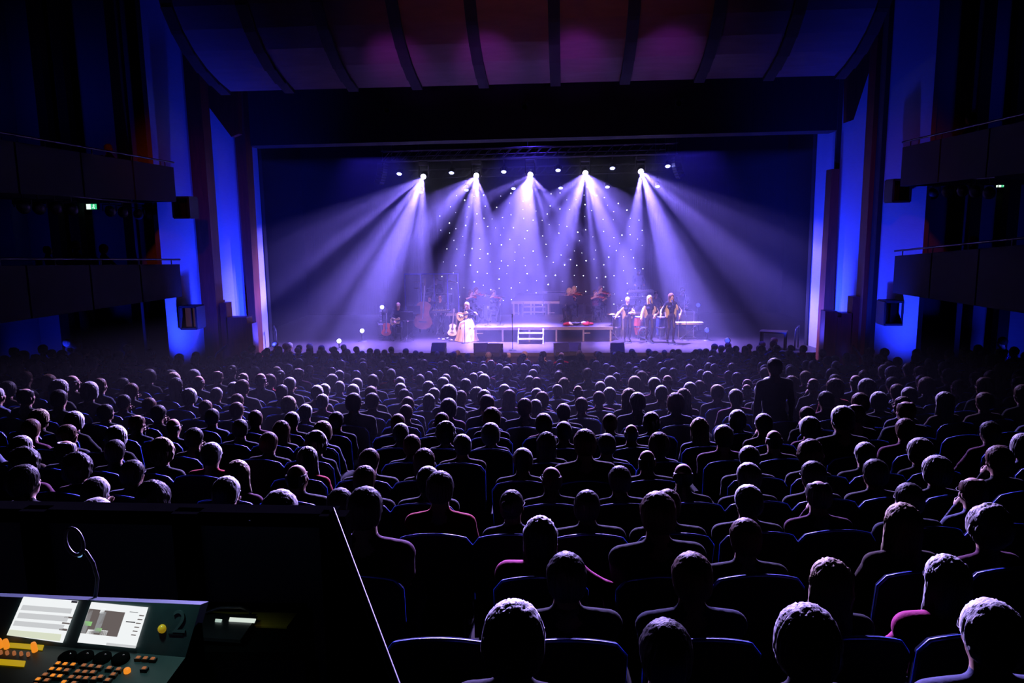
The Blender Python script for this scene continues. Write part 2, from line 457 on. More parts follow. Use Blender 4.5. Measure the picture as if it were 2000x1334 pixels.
# stepped timber parapets beside the stage
def parapet(name, steps, Y, depth):
    mb = MB()
    for xa, xb, y in steps:
        a, b = at(xa, y, Y=Y), at(xb, y, Y=Y); mb.box(((a.x+b.x)/2, Y+depth/2, a.z/2), (b.x-a.x, depth, a.z))
    tag(mb.build(name, M['wood']), kind='structure')
parapet('wall_parapet_left', [(402, 428, 588), (428, 441, 592), (441, 482, 620), (482, 492, 632)], 22.2, .4)
parapet('wall_parapet_right', [(1612, 1636, 608), (1636, 1644, 620), (1644, 1666, 612), (1666, 1686, 580), (1686, 1700, 575)], 22.2, .4)
# blue LED washes standing at the foot of the panels
par_spots = []
for a, b, s, wz in walls:
    c = (a+b)/2; inw = Vector((HX-c.x, -6, 0)).normalized()
    p = Vector((c.x, c.y, 0))+inw*2.0
    p.y = min(p.y, 23.7)
    par_spots.append((p, Vector((c.x, c.y, 0)), s))

# curved canopy: veneered panels between black ribs
prof = [(22.0, 3.70), (21.3, 3.84), (20.6, 4.05), (19.95, 4.36), (19.4, 4.75), (19.0, 5.2), (18.75, 5.75), (18.6, 6.4), (18.5, 7.4), (18.45, 9.0)]
prof = [(y, CAMZ+z) for y, z in prof]
ribx = [at(px, 155, Y=22).x for px in (440, 565, 690, 815, 945, 1085, 1220, 1365, 1500, 1640)]
can = empty('ceiling_canopy', (0, 22, prof[0][1])); can['kind'] = 'structure'
can_inv = Matrix.Translation((0, -22, -prof[0][1]))
for i in range(len(ribx)-1):
    mb = MB(); x0, x1 = ribx[i]+.13, ribx[i+1]-.13
    for (ya, za), (yb, zb_) in zip(prof, prof[1:]):
        mb.hexa([(x0, ya-22, za-prof[0][1]), (x1, ya-22, za-prof[0][1]), (x1, yb-22, zb_-prof[0][1]), (x0, yb-22, zb_-prof[0][1]),
                 (x0, ya-22+.06, za-prof[0][1]+.1), (x1, ya-22+.06, za-prof[0][1]+.1), (x1, yb-22+.1, zb_-prof[0][1]+.06), (x0, yb-22+.1, zb_-prof[0][1]+.06)])
    mb.build('canopy_panel', M['canopy'], can)
for x in ribx:
    mb = MB()
    for (ya, za), (yb, zb_) in zip(prof, prof[1:]):
        o = -.10
        mb.hexa([(x-.14, ya-22+o*.3, za-prof[0][1]+o), (x+.14, ya-22+o*.3, za-prof[0][1]+o), (x+.14, yb-22+o, zb_-prof[0][1]+o*.3), (x-.14, yb-22+o, zb_-prof[0][1]+o*.3),
                 (x-.14, ya-22+.1, za-prof[0][1]+.14), (x+.14, ya-22+.1, za-prof[0][1]+.14), (x+.14, yb-22+.14, zb_-prof[0][1]+.1), (x-.14, yb-22+.14, zb_-prof[0][1]+.1)])
    mb.build('canopy_rib', M['rib'], can)

# balconies: fascia running along the side walls, floor behind, posts
def balcony(name, side, Xf, far_px, near_px, tl_far, tl_near, bl_far, bl_near, label):
    A, B_ = at(far_px, tl_far, X=Xf), at(near_px, tl_near, X=Xf)
    C_, D_ = at(far_px, bl_far, X=Xf), at(near_px, bl_near, X=Xf)
    def ext(p, q, Y): t = (Y-p.y)/(q.y-p.y); return p.lerp(q, t)
    Yn, Yf = 6.0, A.y
    T1, T0 = ext(A, B_, Yn), A; B1, B0 = ext(C_, D_, Yn), Vector((C_.x, A.y, C_.z))
    root = empty(name, (Xf, (Yf+Yn)/2, 0)); root['kind'] = 'structure'
    off = Vector((-Xf, -(Yf+Yn)/2, 0)); sgn = -1 if side < 0 else 1
    n = 7
    for i in range(n):            # fascia boards with visible joints
        s0, s1 = i/n+.002, (i+1)/n-.002
        q = [B0.lerp(B1, s0), B0.lerp(B1, s1), T0.lerp(T1, s1), T0.lerp(T1, s0)]
        MB().slab([p+off for p in q], (sgn*.09, 0, 0)).build('fascia_panel', M['fascia'], root)
    xo = (XL if side < 0 else XR)-Xf
    MB().slab([B0+off+Vector((sgn*.09, 0, .12)), B1+off+Vector((sgn*.09, 0, .12)), B1+off+Vector((xo, 0, .12)), B0+off+Vector((xo, 0, .12))], (0, 0, .18)).build('balcony_floor', M['fascia'], root)
    MB().slab([B0+off+Vector((sgn*.09, -.1, 0)), T0+off+Vector((sgn*.09, -.1, 0)), T0+off+Vector((xo, -.1, 0)), B0+off+Vector((xo, -.1, 0))], (0, .1, 0)).build('end_panel', M['fascia'], root)
    rl = MB().tube([T0+off+Vector((0, 0, .12)), T1+off+Vector((0, 0, .12))], .022)
    for i in range(9):
        p = T0.lerp(T1, (i+.3)/9)+off; rl.tube([p, p+Vector((0, 0, .12))], .014)
    rl.build('handrail', M['steel'], root)
    return T0, T1, B0, B1
XBL = at(345, 450, Y=19.4).x; XBR = at(1755, 450, Y=19.4).x
bal = {}
bal['ul'] = balcony('balcony_upper_left', -1, XBL, 340, 0, 327, 272, 394, 376, '')
bal['ll'] = balcony('balcony_lower_left', -1, XBL, 352, 0, 516, 519, 580, 632, '')
bal['ur'] = balcony('balcony_upper_right', 1, XBR, 1762, 2000, 288, 236, 364, 338, '')
bal['lr'] = balcony('balcony_lower_right', 1, XBR, 1747, 2000, 500, 478, 573, 612, '')
for pxs, Yc in (((118, 158, 262), 19.5), ((1893, 1966), 19.5)):
    for px in pxs: tag(MB().box((at(px, 500, Y=Yc).x, Yc, 7), (.26, .26, 14)).build('column_balcony', M['fascia']), kind='structure')
# inner balcony wall with paler bays
for nm, X in (('wall_balcony_left', XL+.16), ('wall_balcony_right', XR-.16)):
    tag(MB().box((X, 14.6, 6.5), (.1, 20, 12.6)).build(nm, M['wallpanel']), kind='structure')
# end walls behind the balconies, washed blue by small floods under each tier
eL, eR = at(300, 430, Y=19.6), at(1806, 430, Y=19.6)
tag(MB().box(((XL+eL.x)/2, 20.0, 7), (eL.x-XL, .1, 14)).build('wall_balcony_end_left', M['wallpanel']), kind='structure')
tag(MB().box(((XR+eR.x)/2, 20.0, 7), (XR-eR.x, .1, 14)).build('wall_balcony_end_right', M['wallpanel']), kind='structure')
for x in ((XL+eL.x)/2, (XR+eR.x)/2):
    for z, e in ((1.8, 70), (4.9, 8), (8.4, 9)):
        spot('balcony_wash_spot', (x, 17.6, z), (x, 19.95, z+.25), e, (.012, .03, 1), 140, 1, .15)
# side doors / wall boxes set into the blue panels
for n, (xa, ya, xb, yb, Y), m in (('window_1', (345, 386, 379, 425, 20.2), 'black'), ('window_2', (358, 598, 393, 640, 20.5), 'plaster'),
                                 ('window_3', (1738, 352, 1769, 394, 20.2), 'black'), ('window_4', (1722, 588, 1756, 632, 20.5), 'black')):
    a, b = at(xa, ya, Y=Y), at(xb, yb, Y=Y)
    c = (a+b)/2; w, h = b.x-a.x, a.z-b.z
    root = empty(n, (c.x, c.y, c.z)); root['kind'] = 'structure'
    mb = MB()
    for dx, dz, sx, sz in ((0, h/2, w, .05), (0, -h/2, w, .05), (-w/2, 0, .05, h), (w/2, 0, .05, h)): mb.box((dx, 0, dz), (sx, .5, sz))
    mb.build('window_frame', M['black'], root)
    MB().box((0, .05, 0), (w-.05, .04, h-.05)).build('window_pane', M[m] if n != 'window_2' else emis('dim_lit_pane', (.55, .22, .5), .05), root)
    MB().box((0, 0, 0), (.03, .06, h-.05)).build('mullion', M['black'], root)
# parapet handrails
for nm, P in (('trim_3', [(420, 698, 21.6), (424, 690, 21.6), (448, 670, 22.4), (477, 646, 23.4), (479, 640, 23.4)]),
              ('trim_4', [(1640, 640, 23.4), (1650, 652, 23.0), (1666, 676, 22.2), (1680, 694, 21.6), (1683, 700, 21.6)]),
              ('trim_5', [(100, 716, 15.5), (150, 704, 16.5), (185, 703, 17), (212, 717, 17)]),
              ('trim_6', [(1880, 718, 17), (1908, 706, 17), (1960, 716, 16)]),
              ('trim_7', [(690, 690, 24), (690, 690, 24.01)])):
    if nm == 'trim_7': continue
    tag(MB().tube([at(x, y, Y=Y) for x, y, Y in P], .028).build(nm, M['steel']), kind='structure')
for nm, px, s in (('trim_8', 541, 1), ('trim_9', 1552, -1)):
    b = at(px, 684, Z=STAGE); hh = 45*pxm(b)
    tag(MB().tube([b, b+Vector((0, 0, hh*.8)), b+Vector((-.06*s, .1, hh*.95)), b+Vector((-.25*s, .5, hh)), b+Vector((-.25*s, .52, .0))], .025).build(nm, M['steel']), kind='structure')

# ================================================================== lighting rig
YRIG = 28.0
ORD = ['first', 'second', 'third', 'fourth', 'fifth', 'sixth', 'seventh', 'eighth', 'ninth', 'tenth', 'eleventh', 'twelfth', 'thirteenth', 'fourteenth', 'fifteenth',
       'sixteenth', 'seventeenth', 'eighteenth', 'nineteenth', 'twentieth']
def nth(i):
    if i < 20: return ORD[i]
    n = i+1; suf = {1: 'st', 2: 'nd', 3: 'rd'}.get(n % 10 if n % 100 not in (11, 12, 13) else 0, 'th'); return '%d%s' % (n, suf)
def truss(name, A, B, s, label):
    A, B = Vector(A), Vector(B); L = (B-A).length; d = (B-A)/L
    root = empty(name, A, 0, label, 'truss')
    for k in (.04, .5, .96): MB().tube([d*L*k+Vector((0, 0, s/2)), d*L*k+Vector((0, 0, 14.48-A.z-(B.z-A.z)*k))], .012, 5).build('hoist_chain', M['steel'], root)
    up = Vector((0, 0, 1)); fw = d.cross(up).normalized()
    ch = MB().tube([(0, 0, 0), d*L], .025, 6).mesh('chord')
    cs = [up*a*s/2+fw*b*s/2 for a in (-1, 1) for b in (-1, 1)]
    for c in cs: obj('chord', ch, M['steel'], root, c)
    n = int(L/s)
    br = [MB().tube([cs[i], cs[j]+d*s], .014, 5).mesh('brace') for i, j in ((0, 1), (2, 3), (1, 3), (0, 2))]
    for k in range(n):
        for m_ in br: obj('brace', m_, M['steel'], root, d*(k*s))
    return root
HV = Vector((0, 0, .70))
a, b = at(748, 345, Y=YRIG)+HV, at(1322, 330, Y=YRIG)+HV
truss('lighting_truss', a, b, .36, 'long dark lighting truss above the stage carrying the bright beam lights')
a2, b2 = at(800, 374, Y=32.5)+HV, at(1300, 361, Y=32.5)+HV
truss('lighting_truss', a2, b2, .34, 'rear lighting truss hung behind the beam lights, above the star cloth')
# flying bars above
for k, y in enumerate((298, 286, 306)):
    p, q = at(765, y+8, Y=YRIG+1+k), at(1300, y-6, Y=YRIG+1+k)
    tag(MB().tube([p, q], .022, 6).tube([p, (p.x, p.y, 14.48)], .006, 5).tube([q, (q.x, q.y, 14.48)], .006, 5).build('flying_bar', M['steel']), ('lowest', 'topmost', 'middle')[k]+' thin flying bar above the lighting truss over the stage', 'bar', 'flying bars over the stage')

def gobo(o, stops):
    """fan gobo: brightness against the angle (degrees from straight down, + to stage left of the picture) around the hall axis"""
    light = o.data; light.use_nodes = True; nt = light.node_tree
    em = nt.nodes['Emission']; inv = o.matrix_world.to_3x3().inverted()
    tc = nt.nodes.new('ShaderNodeTexCoord')
    def dot(v):
        dt = nt.nodes.new('ShaderNodeVectorMath'); dt.operation = 'DOT_PRODUCT'
        nt.links.new(tc.outputs['Normal'], dt.inputs[0]); dt.inputs[1].default_value = (inv @ Vector(v)).normalized()*GSIGN
        return dt.outputs['Value']
    at2 = nt.nodes.new('ShaderNodeMath'); at2.operation = 'ARCTAN2'
    fan = (Vector((0, 0, CAMZ))-o.matrix_world.translation).normalized()      # fan axis: towards the back of the house
    sx = Vector((0, 0, 1)).cross(fan).normalized(); dn = sx.cross(fan).normalized()
    if sx.x < 0: sx = -sx
    if dn.z > 0: dn = -dn
    nt.links.new(dot(sx), at2.inputs[0]); nt.links.new(dot(dn), at2.inputs[1])
    mr = nt.nodes.new('ShaderNodeMapRange'); mr.inputs['From Min'].default_value = R(-90); mr.inputs['From Max'].default_value = R(90)
    nt.links.new(at2.outputs[0], mr.inputs['Value'])
    cr = nt.nodes.new('ShaderNodeValToRGB'); cr.color_ramp.interpolation = 'EASE'; el = cr.color_ramp.elements
    pos = [(a+90)/180 for a, _ in stops]
    el[0].position = pos[0]; el[1].position = pos[-1]
    for e, k in ((el[0], stops[0][1]), (el[1], stops[-1][1])): e.color = (k, k, k, 1)
    for q, (_, k) in list(zip(pos, stops))[1:-1]:
        k = k**2.3; e = el.new(q); e.color = (k, k*max(0, min(1, (62-abs(q*180-90))/14)), 0, 1)
    nt.links.new(mr.outputs[0], cr.inputs[0])
    fy = nt.nodes.new('ShaderNodeMapRange'); fy.interpolation_type = 'SMOOTHSTEP'
    fy.inputs['From Min'].default_value = FAN_Y[0]; fy.inputs['From Max'].default_value = FAN_Y[1]
    nt.links.new(dot(fan), fy.inputs['Value'])
    ml = nt.nodes.new('ShaderNodeMath'); ml.operation = 'MULTIPLY'
    sp = nt.nodes.new('ShaderNodeSeparateColor'); nt.links.new(cr.outputs[0], sp.inputs[0])
    dy = fy.inputs['Value'].links[0].from_socket
    def stepn(a, b, to):
        q = nt.nodes.new('ShaderNodeMapRange'); q.interpolation_type = 'SMOOTHSTEP'
        q.inputs['From Min'].default_value = a; q.inputs['From Max'].default_value = b; q.inputs['To Max'].default_value = to
        nt.links.new(dy, q.inputs['Value']); return q.outputs[0]
    def mul(a, b):
        q = nt.nodes.new('ShaderNodeMath'); q.operation = 'MULTIPLY'; nt.links.new(a, q.inputs[0]); nt.links.new(b, q.inputs[1]); return q.outputs[0]
    mx = nt.nodes.new('ShaderNodeMath'); mx.operation = 'ADD'
    nt.links.new(mul(sp.outputs[0], stepn(.56, .30, 1)), mx.inputs[0]); nt.links.new(mul(sp.outputs[1], stepn(.88, .955, HOUSE)), mx.inputs[1])
    nt.links.new(mx.outputs[0], ml.inputs[0]); nt.links.new(fy.outputs[0], ml.inputs[1])
    nt.links.new(ml.outputs[0], em.inputs['Strength'])
GSIGN = 1
FAN_Y, HOUSE = (-.05, .2), .55
FANS = [
    [(-75, 0), (-70, .28), (-65, .46), (-60, .45), (-54, .6), (-50, .15), (-47, .12), (-42, .5), (-38, .7), (-34, .45), (-28, .9), (-22, 1), (-16, .7), (-12, .35), (-8, .6), (-3, .7), (2, .5), (6, 0)],
    [(-72, 0), (-67, .4), (-60, .4), (-52, .7), (-44, .7), (-38, .5), (-30, .12), (-26, .08), (-20, .5), (-12, .8), (-7, .5), (-2, .9), (4, .9), (10, .4), (16, .5), (20, .5), (26, 0)],
    [(-72, 0), (-67, .4), (-62, .35), (-54, .08), (-48, .1), (-42, .5), (-34, .7), (-26, .7), (-18, 1.0), (-8, 1), (-2, 1), (5, .9), (9, .35), (13, .2), (18, .5), (24, .3), (30, .2), (38, .5), (43, .4), (48, 0)],
    [(-66, 0), (-60, .45), (-50, .5), (-40, .35), (-30, .6), (-20, .9), (-12, .7), (-7, .2), (-3, .06), (1, .3), (6, .7), (10, .45), (16, .9), (24, 1), (32, .6), (40, .7), (50, .45), (60, .4), (66, 0)],
    [(-16, 0), (-11, .7), (-6, .8), (0, .6), (4, .15), (9, .15), (13, .8), (20, 1), (26, .8), (32, .35), (37, .15), (42, .5), (50, .65), (57, .4), (64, .42), (69, .25), (75, 0)]]

def mover_proto():
    root = empty('moving_head_light', (0, 0, 0))
    MB().box((0, 0, .42), (.34, .26, .14), bev=.02).build('base', M['black'], root)
    MB().box((-.17, 0, .16), (.035, .12, .42), bev=.01).box((.17, 0, .16), (.035, .12, .42), bev=.01).box((0, 0, .36), (.37, .12, .04), bev=.01).build('yoke', M['black'], root)
    return root
movers = [(828, 343), (931, 341), (1036, 339), (1143, 336), (1251, 333)]
aims = [(610, 770), (800, 770), (1010, 770), (1200, 765), (1440, 760)]      # audience points the heads are tilted at
mv_proto = mover_proto()
for i, ((px, py), (ax_, ay_)) in enumerate(zip(movers, aims)):
    p = at(px, py, Y=YRIG)
    r = mv_proto if i == 0 else copy_tree(mv_proto)
    r.location = p
    tag(r, '%s blazing white beam light from the left along the lighting truss' % nth(i), 'stage light', 'beam lights on the truss')
    tgt = at(ax_, ay_, Y=14.5)
    d = (tgt-p).normalized()
    hd = MB().lathe([(.0, -.20), (.10, -.19), (.125, -.12), (.13, .02), (.11, .10), (.115, .14), (.095, .141), (.09, .12)], (0, 0, 0), d, 18).build('head', M['black'], r)
    MB().lathe([(.0, .122), (.06, .121), (.088, .119)], (0, 0, 0), d, 18).build('lens', M['lens_white'], hd)
    bpy.context.view_layer.update()
    o_ = p+d*.16
    mid = R((FANS[i][0][0]+FANS[i][-1][0])/2)
    mean = Vector((math.sin(mid)*.8, -.62, -math.cos(mid)*.8)).normalized()
    s = spot('beam_light_source', o_, o_+mean, P_MOVER, MOVER_RGB, 150, .5, .03)
    bpy.context.view_layer.update()
    gobo(s, FANS[i])
    s.parent = r; s.matrix_parent_inverse = Matrix.Translation(p).inverted()

def W38(y, z): return (0, y*math.cos(R(38))-z*math.sin(R(38)), y*math.sin(R(38))+z*math.cos(R(38)))
def par_can(lens):
    root = empty('par_light', (0, 0, 0))
    c = MB().lathe([(0, .16), (.07, .16), (.085, .10), (.10, -.06), (.10, -.08), (.092, -.081), (.088, -.05)], (0, 0, 0), (0, 0, 1), 14).build('can', M['black'], root)
    MB().lathe([(.0, -.062), (.05, -.064), (.088, -.055)], (0, 0, 0), (0, 0, 1), 14).build('lens', M[lens], c)
    MB().tube([(-.12, 0, 0), (-.12, 0, .12), (0, 0, .2), (.12, 0, .12), (.12, 0, 0)], .012, 6).tube([(0, 0, .2), W38(0, .30)], .012, 6).tube([W38(.18, .64), W38(.18, .30), W38(-.18, .30), W38(-.18, .64)], .012, 6).build('bracket', M['black'], root)
    return root
par_p = par_can('lens_blue')
front = [(780, 337), (882, 335), (984, 333), (1090, 330), (1196, 326), (1304, 322)]
rear = [(822, 373), (911, 369), (1003, 366), (1095, 365), (1186, 363), (1284, 362)]
used = False
for row, Y, nm in ((front, YRIG, 'front'), (rear, 32.5, 'rear')):
    for i, (px, py) in enumerate(row):
        p = at(px, py, Y=Y)
        r = copy_tree(par_p) if used else par_p; used = True
        r.location = p; r.rotation_euler = (R(-38), 0, 0)
        tag(r, '%s small blue par light from the left on the %s lighting truss' % (nth(i), nm), 'stage light', 'small blue par lights')
        if nm == 'front':
            s = spot('par_source', p+Vector((0, -.03, -.12)), p+Vector((0, -1.0, -5)), P_PAR, (.02, .03, 1), 14, .6, .04)

for k, (x, tx, ty, sz, q) in enumerate(HOUSE_SPOTS):  # made-up fixtures for the added audience backlights
    p = Vector((x, 24.02, 8.73)); d = (Vector((tx, ty, 3.0))-p).normalized()
    r = empty('profile_spotlight', p, 0, '%s black profile spotlight from the left hung on the dark pelmet' % nth(k), 'stage light', 'spotlights on the pelmet')
    b = MB().lathe([(0, -.34), (.09, -.33), (.11, -.2), (.085, -.12), (.085, .05), (.10, .06), (.10, .10), (.09, .10), (.08, -.04)], (0, 0, 0), d, 16).build('barrel', M['black'], r)
    MB().lathe([(0, -.03), (.08, -.03)], (0, 0, 0), d, 16).build('lens', M['glass'], b)
    MB().tube([(-.13, 0, 0), (-.13, 0, .14), (.13, 0, .14), (.13, 0, 0)], .012, 6).tube([(0, 0, .14), (0, .0, .3), (0, .38, .3)], .016, 6).build('bracket', M['black'], r)

# line array loudspeakers at both ends of the truss
for px, py, s, lab in ((748, 340, 1, 'left'), (1320, 328, -1, 'right')):
    root = empty('line_array_speaker', at(px, py, Y=YRIG-.3), s*R(78), 'curved hanging line array loudspeaker at the %s end of the truss' % lab, 'loudspeaker')
    for k in range(8):
        z = .55-.145*k; tilt = R(2+k*3.2)
        cb = MB().box((s*.012*k*k*.35, .0+.012*k*k*.6, z), (.62, .34, .135), 0, tilt, bev=.012).build('cabinet', M['black'], root)
        MB().box((s*.012*k*k*.35, -.18+.012*k*k*.6, z-.02), (.56, .02, .105), 0, tilt).build('grille', mat('speaker_grille', (.16, .16, .18), .5, .3) if k == 0 and s == 1 else bpy.data.materials['speaker_grille'], cb)
    MB().tube([(0, 0, .62), (0, 0, (14.48-root.location.z)/.62)], .012, 6).build('chain', M['steel'], root)
    root.scale = (.62, .62, .62)

# star cloth behind the band
YST = 34.6
p0, p1 = at(850, 372, Y=YST), at(1262, 600, Y=YST)
sc = empty('star_cloth', ((p0.x+p1.x)/2, YST, STAGE), 0, 'midnight blue star cloth dotted with white points behind the band', 'curtain')
n = 60; vs_, fs_ = [], []
x0, x1 = p0.x-sc.location.x, p1.x-sc.location.x
for k in range(n+1):
    x = x0+(x1-x0)*k/n; y = .12+.06*math.sin(k*1.3)
    vs_ += [(x, y, 0), (x, y, p0.z-STAGE)]
for k in range(n): fs_.append((2*k, 2*k+2, 2*k+3, 2*k+1))
me = bpy.data.meshes.new('cloth'); me.from_pydata(vs_, [], fs_); me.polygons.foreach_set('use_smooth', [True]*len(fs_))
obj('cloth', me, mat('star_cloth_velvet', (.012, .012, .05), .9, sheen=.3), sc)
stm = {s: MB().ball((0, 0, 0), s, 6).mesh('star_point') for s in (.013, .019, .025)}
rs = random.Random(3)
pts = []
while len(pts) < 190:
    px, py = rs.uniform(858, 1256), rs.uniform(376, 596)
    e = abs(px-1050)/205.0
    if e > .75 and py < 372+(e-.75)*260: continue
    if any((px-a)**2+(py-b)**2 < 15**2 for a, b in pts): continue
    pts.append((px, py))
for px, py in pts:
    p = at(px, py, Y=YST)-Vector(sc.location)
    obj('star_point', stm[rs.choice((.013, .013, .019, .019, .025))], M['star'], sc, (p.x, 0, p.z))

# ================================================================== people
SKIN, TOP, BOT, SHOE, EYE, LIP = range(6)
def head_prims(b, fem=False):
    j = .92 if fem else 1
    b.cap((0, -.03, -.20), (0, -.012, -.06), .057*j, .054*j, SKIN, .03)
    b.ell((0, -.015, .028), (.075, .094, .086), SKIN, .02)
    b.ell((0, .030, -.030), (.060*j, .060, .085), SKIN, .02)
    b.ell((0, .036, -.078), (.048*j, .046, .032), SKIN, .02)
    b.ell((0, .070, -.098), (.019, .016, .016), SKIN, .015)
    for s in (-1, 1):
        b.ell((s*.040, .062, -.032), (.022, .018, .020), SKIN, .02)
        b.ell((s*.031, .098, .002), (.018, .016, .012), SKIN, .012, True)
        b.ell((s*.031, .079, .001), (.0125, .0105, .009), EYE, .002)
        b.ell((s*.078, -.006, -.012), (.011, .024, .033), SKIN, .008, rot=Matrix.Rotation(s*.3, 3, 'Z'))
    b.cap((-.036, .084, .020), (.036, .084, .020), .009, .009, SKIN, .012)
    b.cap((0, .090, .008), (0, .111, -.030), .007, .0115, SKIN, .008)
    b.cap((-.011, .099, -.034), (.011, .099, -.034), .007, .007, SKIN, .006)
    b.cap((-.019, .083, -.062), (.019, .083, -.062), .006, .006, LIP, .004)
    b.cap((-.015, .084, -.070), (.015, .084, -.070), .0065, .0065, LIP, .004)
def ik(S, T, a, b, hint):
    S, T, hint = Vector(S), Vector(T), Vector(hint)
    d = T-S; L = min(d.length, (a+b)*.995); d = d.normalized(); T = S+d*L
    x = (a*a-b*b+L*L)/(2*L); h = math.sqrt(max(a*a-x*x, 1e-6))
    n = hint-d*hint.dot(d)
    n = n.normalized() if n.length > 1e-4 else Vector((0, 0, -1))
    return S+d*x+n*h, T
def hand_prims(b, wrist, fwd, palm, curl=.5, side=1):
    """palm ellipsoid, four fingers with a bend and a thumb from the side; fwd: along fingers, palm: palm normal"""
    f = Vector(fwd).normalized(); n = Vector(palm); n = (n-f*n.dot(f)).normalized(); x = f.cross(n).normalized()
    w = Vector(wrist); b.ell(w+f*.045, (.040, .047, .017), SKIN, .012, rot=Matrix((x, f, n)).transposed())
    for i, (o, L) in enumerate(((-.030, .068), (-.010, .078), (.011, .073), (.031, .058))):
        p0 = w+f*.075+x*o; p1 = p0+(f*math.cos(curl*.6)+n*math.sin(curl*.6))*L*.55; p2 = p1+(f*math.cos(curl*1.6)+n*math.sin(curl*1.6))*L*.5
        b.cap(p0, p1, .0095, .009, SKIN, .004); b.cap(p1, p2, .009, .0075, SKIN, .004)
    t0 = w+f*.025+x*(-side*.034); t1 = t0+(f*.6-x*side*.55+n*.35).normalized()*.045; t2 = t1+(f*.85+n*.4).normalized()*.032
    b.cap(t0, t1, .012, .011, SKIN, .006); b.cap(t1, t2, .011, .009, SKIN, .004)

def human(h=.0125, seat=None, lean=0, fem=False, bulk=1.0, hands=None, feet=None, hyaw=0, hpitch=0, htilt=0, twist=0, sleeves=TOP, palms=None, hints=None, curl=.6, cross=False, heels=False):
    """one continuous body facing +Y with its feet at z 0; returns verts, quads, tags, head matrix"""
    b = Blob()
    lift = .06 if heels else 0
    hz_ = (seat+.095) if seat is not None else .92+lift
    sw = (.160 if fem else .185)*bulk
    P = Vector((0, 0, hz_)); d = Vector((0, math.sin(lean), math.cos(lean))); fwd = Vector((0, math.cos(lean), -math.sin(lean)))
    ct, sn = math.cos(twist), math.sin(twist)
    def T(x, u, y): return P+d*u+fwd*(y*ct+x*sn*.8)+Vector((x*ct, 0, 0))
    hw = .072 if fem else .066
    b.cap(P+Vector((-hw, 0, 0)), P+Vector((hw, 0, 0)), .100*bulk, None, BOT, .04)
    b.cap(T(-.055, .16, .01), T(.055, .16, .01), (.090 if fem else .105)*bulk, None, TOP, .06)
    b.cap(T(-.075, .31, .01), T(.075, .31, .01), (.098 if fem else .112)*bulk, None, TOP, .06)
    b.cap(T(-sw*.62, .40, -.005), T(sw*.62, .40, -.005), .080*bulk, None, TOP, .05)
    b.cap(T(-sw, .445, -.01), T(sw, .445, -.01), .056*bulk, None, TOP, .05)
    for s in (-1, 1):
        b.cap(T(s*.045, .505, -.02), T(s*sw*.8, .465, -.015), .040*bulk, .046*bulk, TOP, .03)
        if fem: b.ell(T(s*.065, .30, .095), (.062, .055, .058), TOP, .03)
    # head
    N = T(0, .50, -.015)
    HM = Matrix.Translation(N+Vector((0, .035+.03*math.sin(lean), .170))) @ Matrix.Rotation(hyaw, 4, 'Z') @ Matrix.Rotation(hpitch, 4, 'X') @ Matrix.Rotation(htilt, 4, 'Y')
    k0 = len(b.p); head_prims(b, fem); b.xf(HM, k0)
    b.cap(N+Vector((0, -.005, -.03)), N+Vector((0, .015, .08)), .066 if not fem else .056, .053, SKIN, .03)
    # arms
    for i, s in enumerate((-1, 1)):
        S = T(s*(sw+.012), .44, -.01)
        tg = Vector(hands[i]) if hands else (T(s*.14, -.02, .30) if seat is not None else P+Vector((s*.27, .03, -.10)))
        hint = Vector(hints[i]) if hints else Vector((s*.8, -.5, -.6))
        E, Wp = ik(S, tg, .285, .255, hint)
        b.cap(S, E, .054*bulk, .043*bulk, TOP, .03); b.cap(E, Wp, .042, .029, sleeves, .02)
        fd = (Wp-E).normalized(); pn = Vector(palms[i]) if palms else Vector((-s*.6, .2, -.8))
        hand_prims(b, Wp, fd, pn, curl, s)
    # legs
    for i, s in enumerate((-1, 1)):
        Hj = P+Vector((s*.085, 0, -.01))
        ft = Vector(feet[i]) if feet else (Vector((s*.13, .40, 0)) if seat is not None else Vector((s*.10, 0, 0)))
        A = ft+Vector((0, -.02, .085+lift))
        if seat is not None:
            K, A = ik(Hj, A, .43, .43, Vector((s*.15, .6, .8)))
        else:
            K, A = ik(Hj, A, .425, .425, Vector((0, 1, 0)))
        b.cap(Hj, K, .088*bulk, .058, BOT, .03); b.cap(K, A, .057, .040, BOT, .02)
        b.cap(A+Vector((0, -.015, -.05-lift*.3)), A+Vector((s*.02, .15, -.062-lift)), .034, .026, SHOE, .02)
        if heels: b.cap(A+Vector((0, -.03, -.06)), A+Vector((0, -.035, -.135)), .012, .008, SHOE, .01)
    V, Q, tg = b.mesh_data(h)
    V = relax(V, Q, 1, .35)
    return V, Q, tg, HM
def body_mesh(name, V, Q, tg):
    me = np_mesh(name, V, Q, tg[Q[:, 0]])
    for k in ('skin', None, 'jeans', 'shoe', 'eye', 'lip'): me.materials.append(M[k] if k else CLOM['k'])
    return me

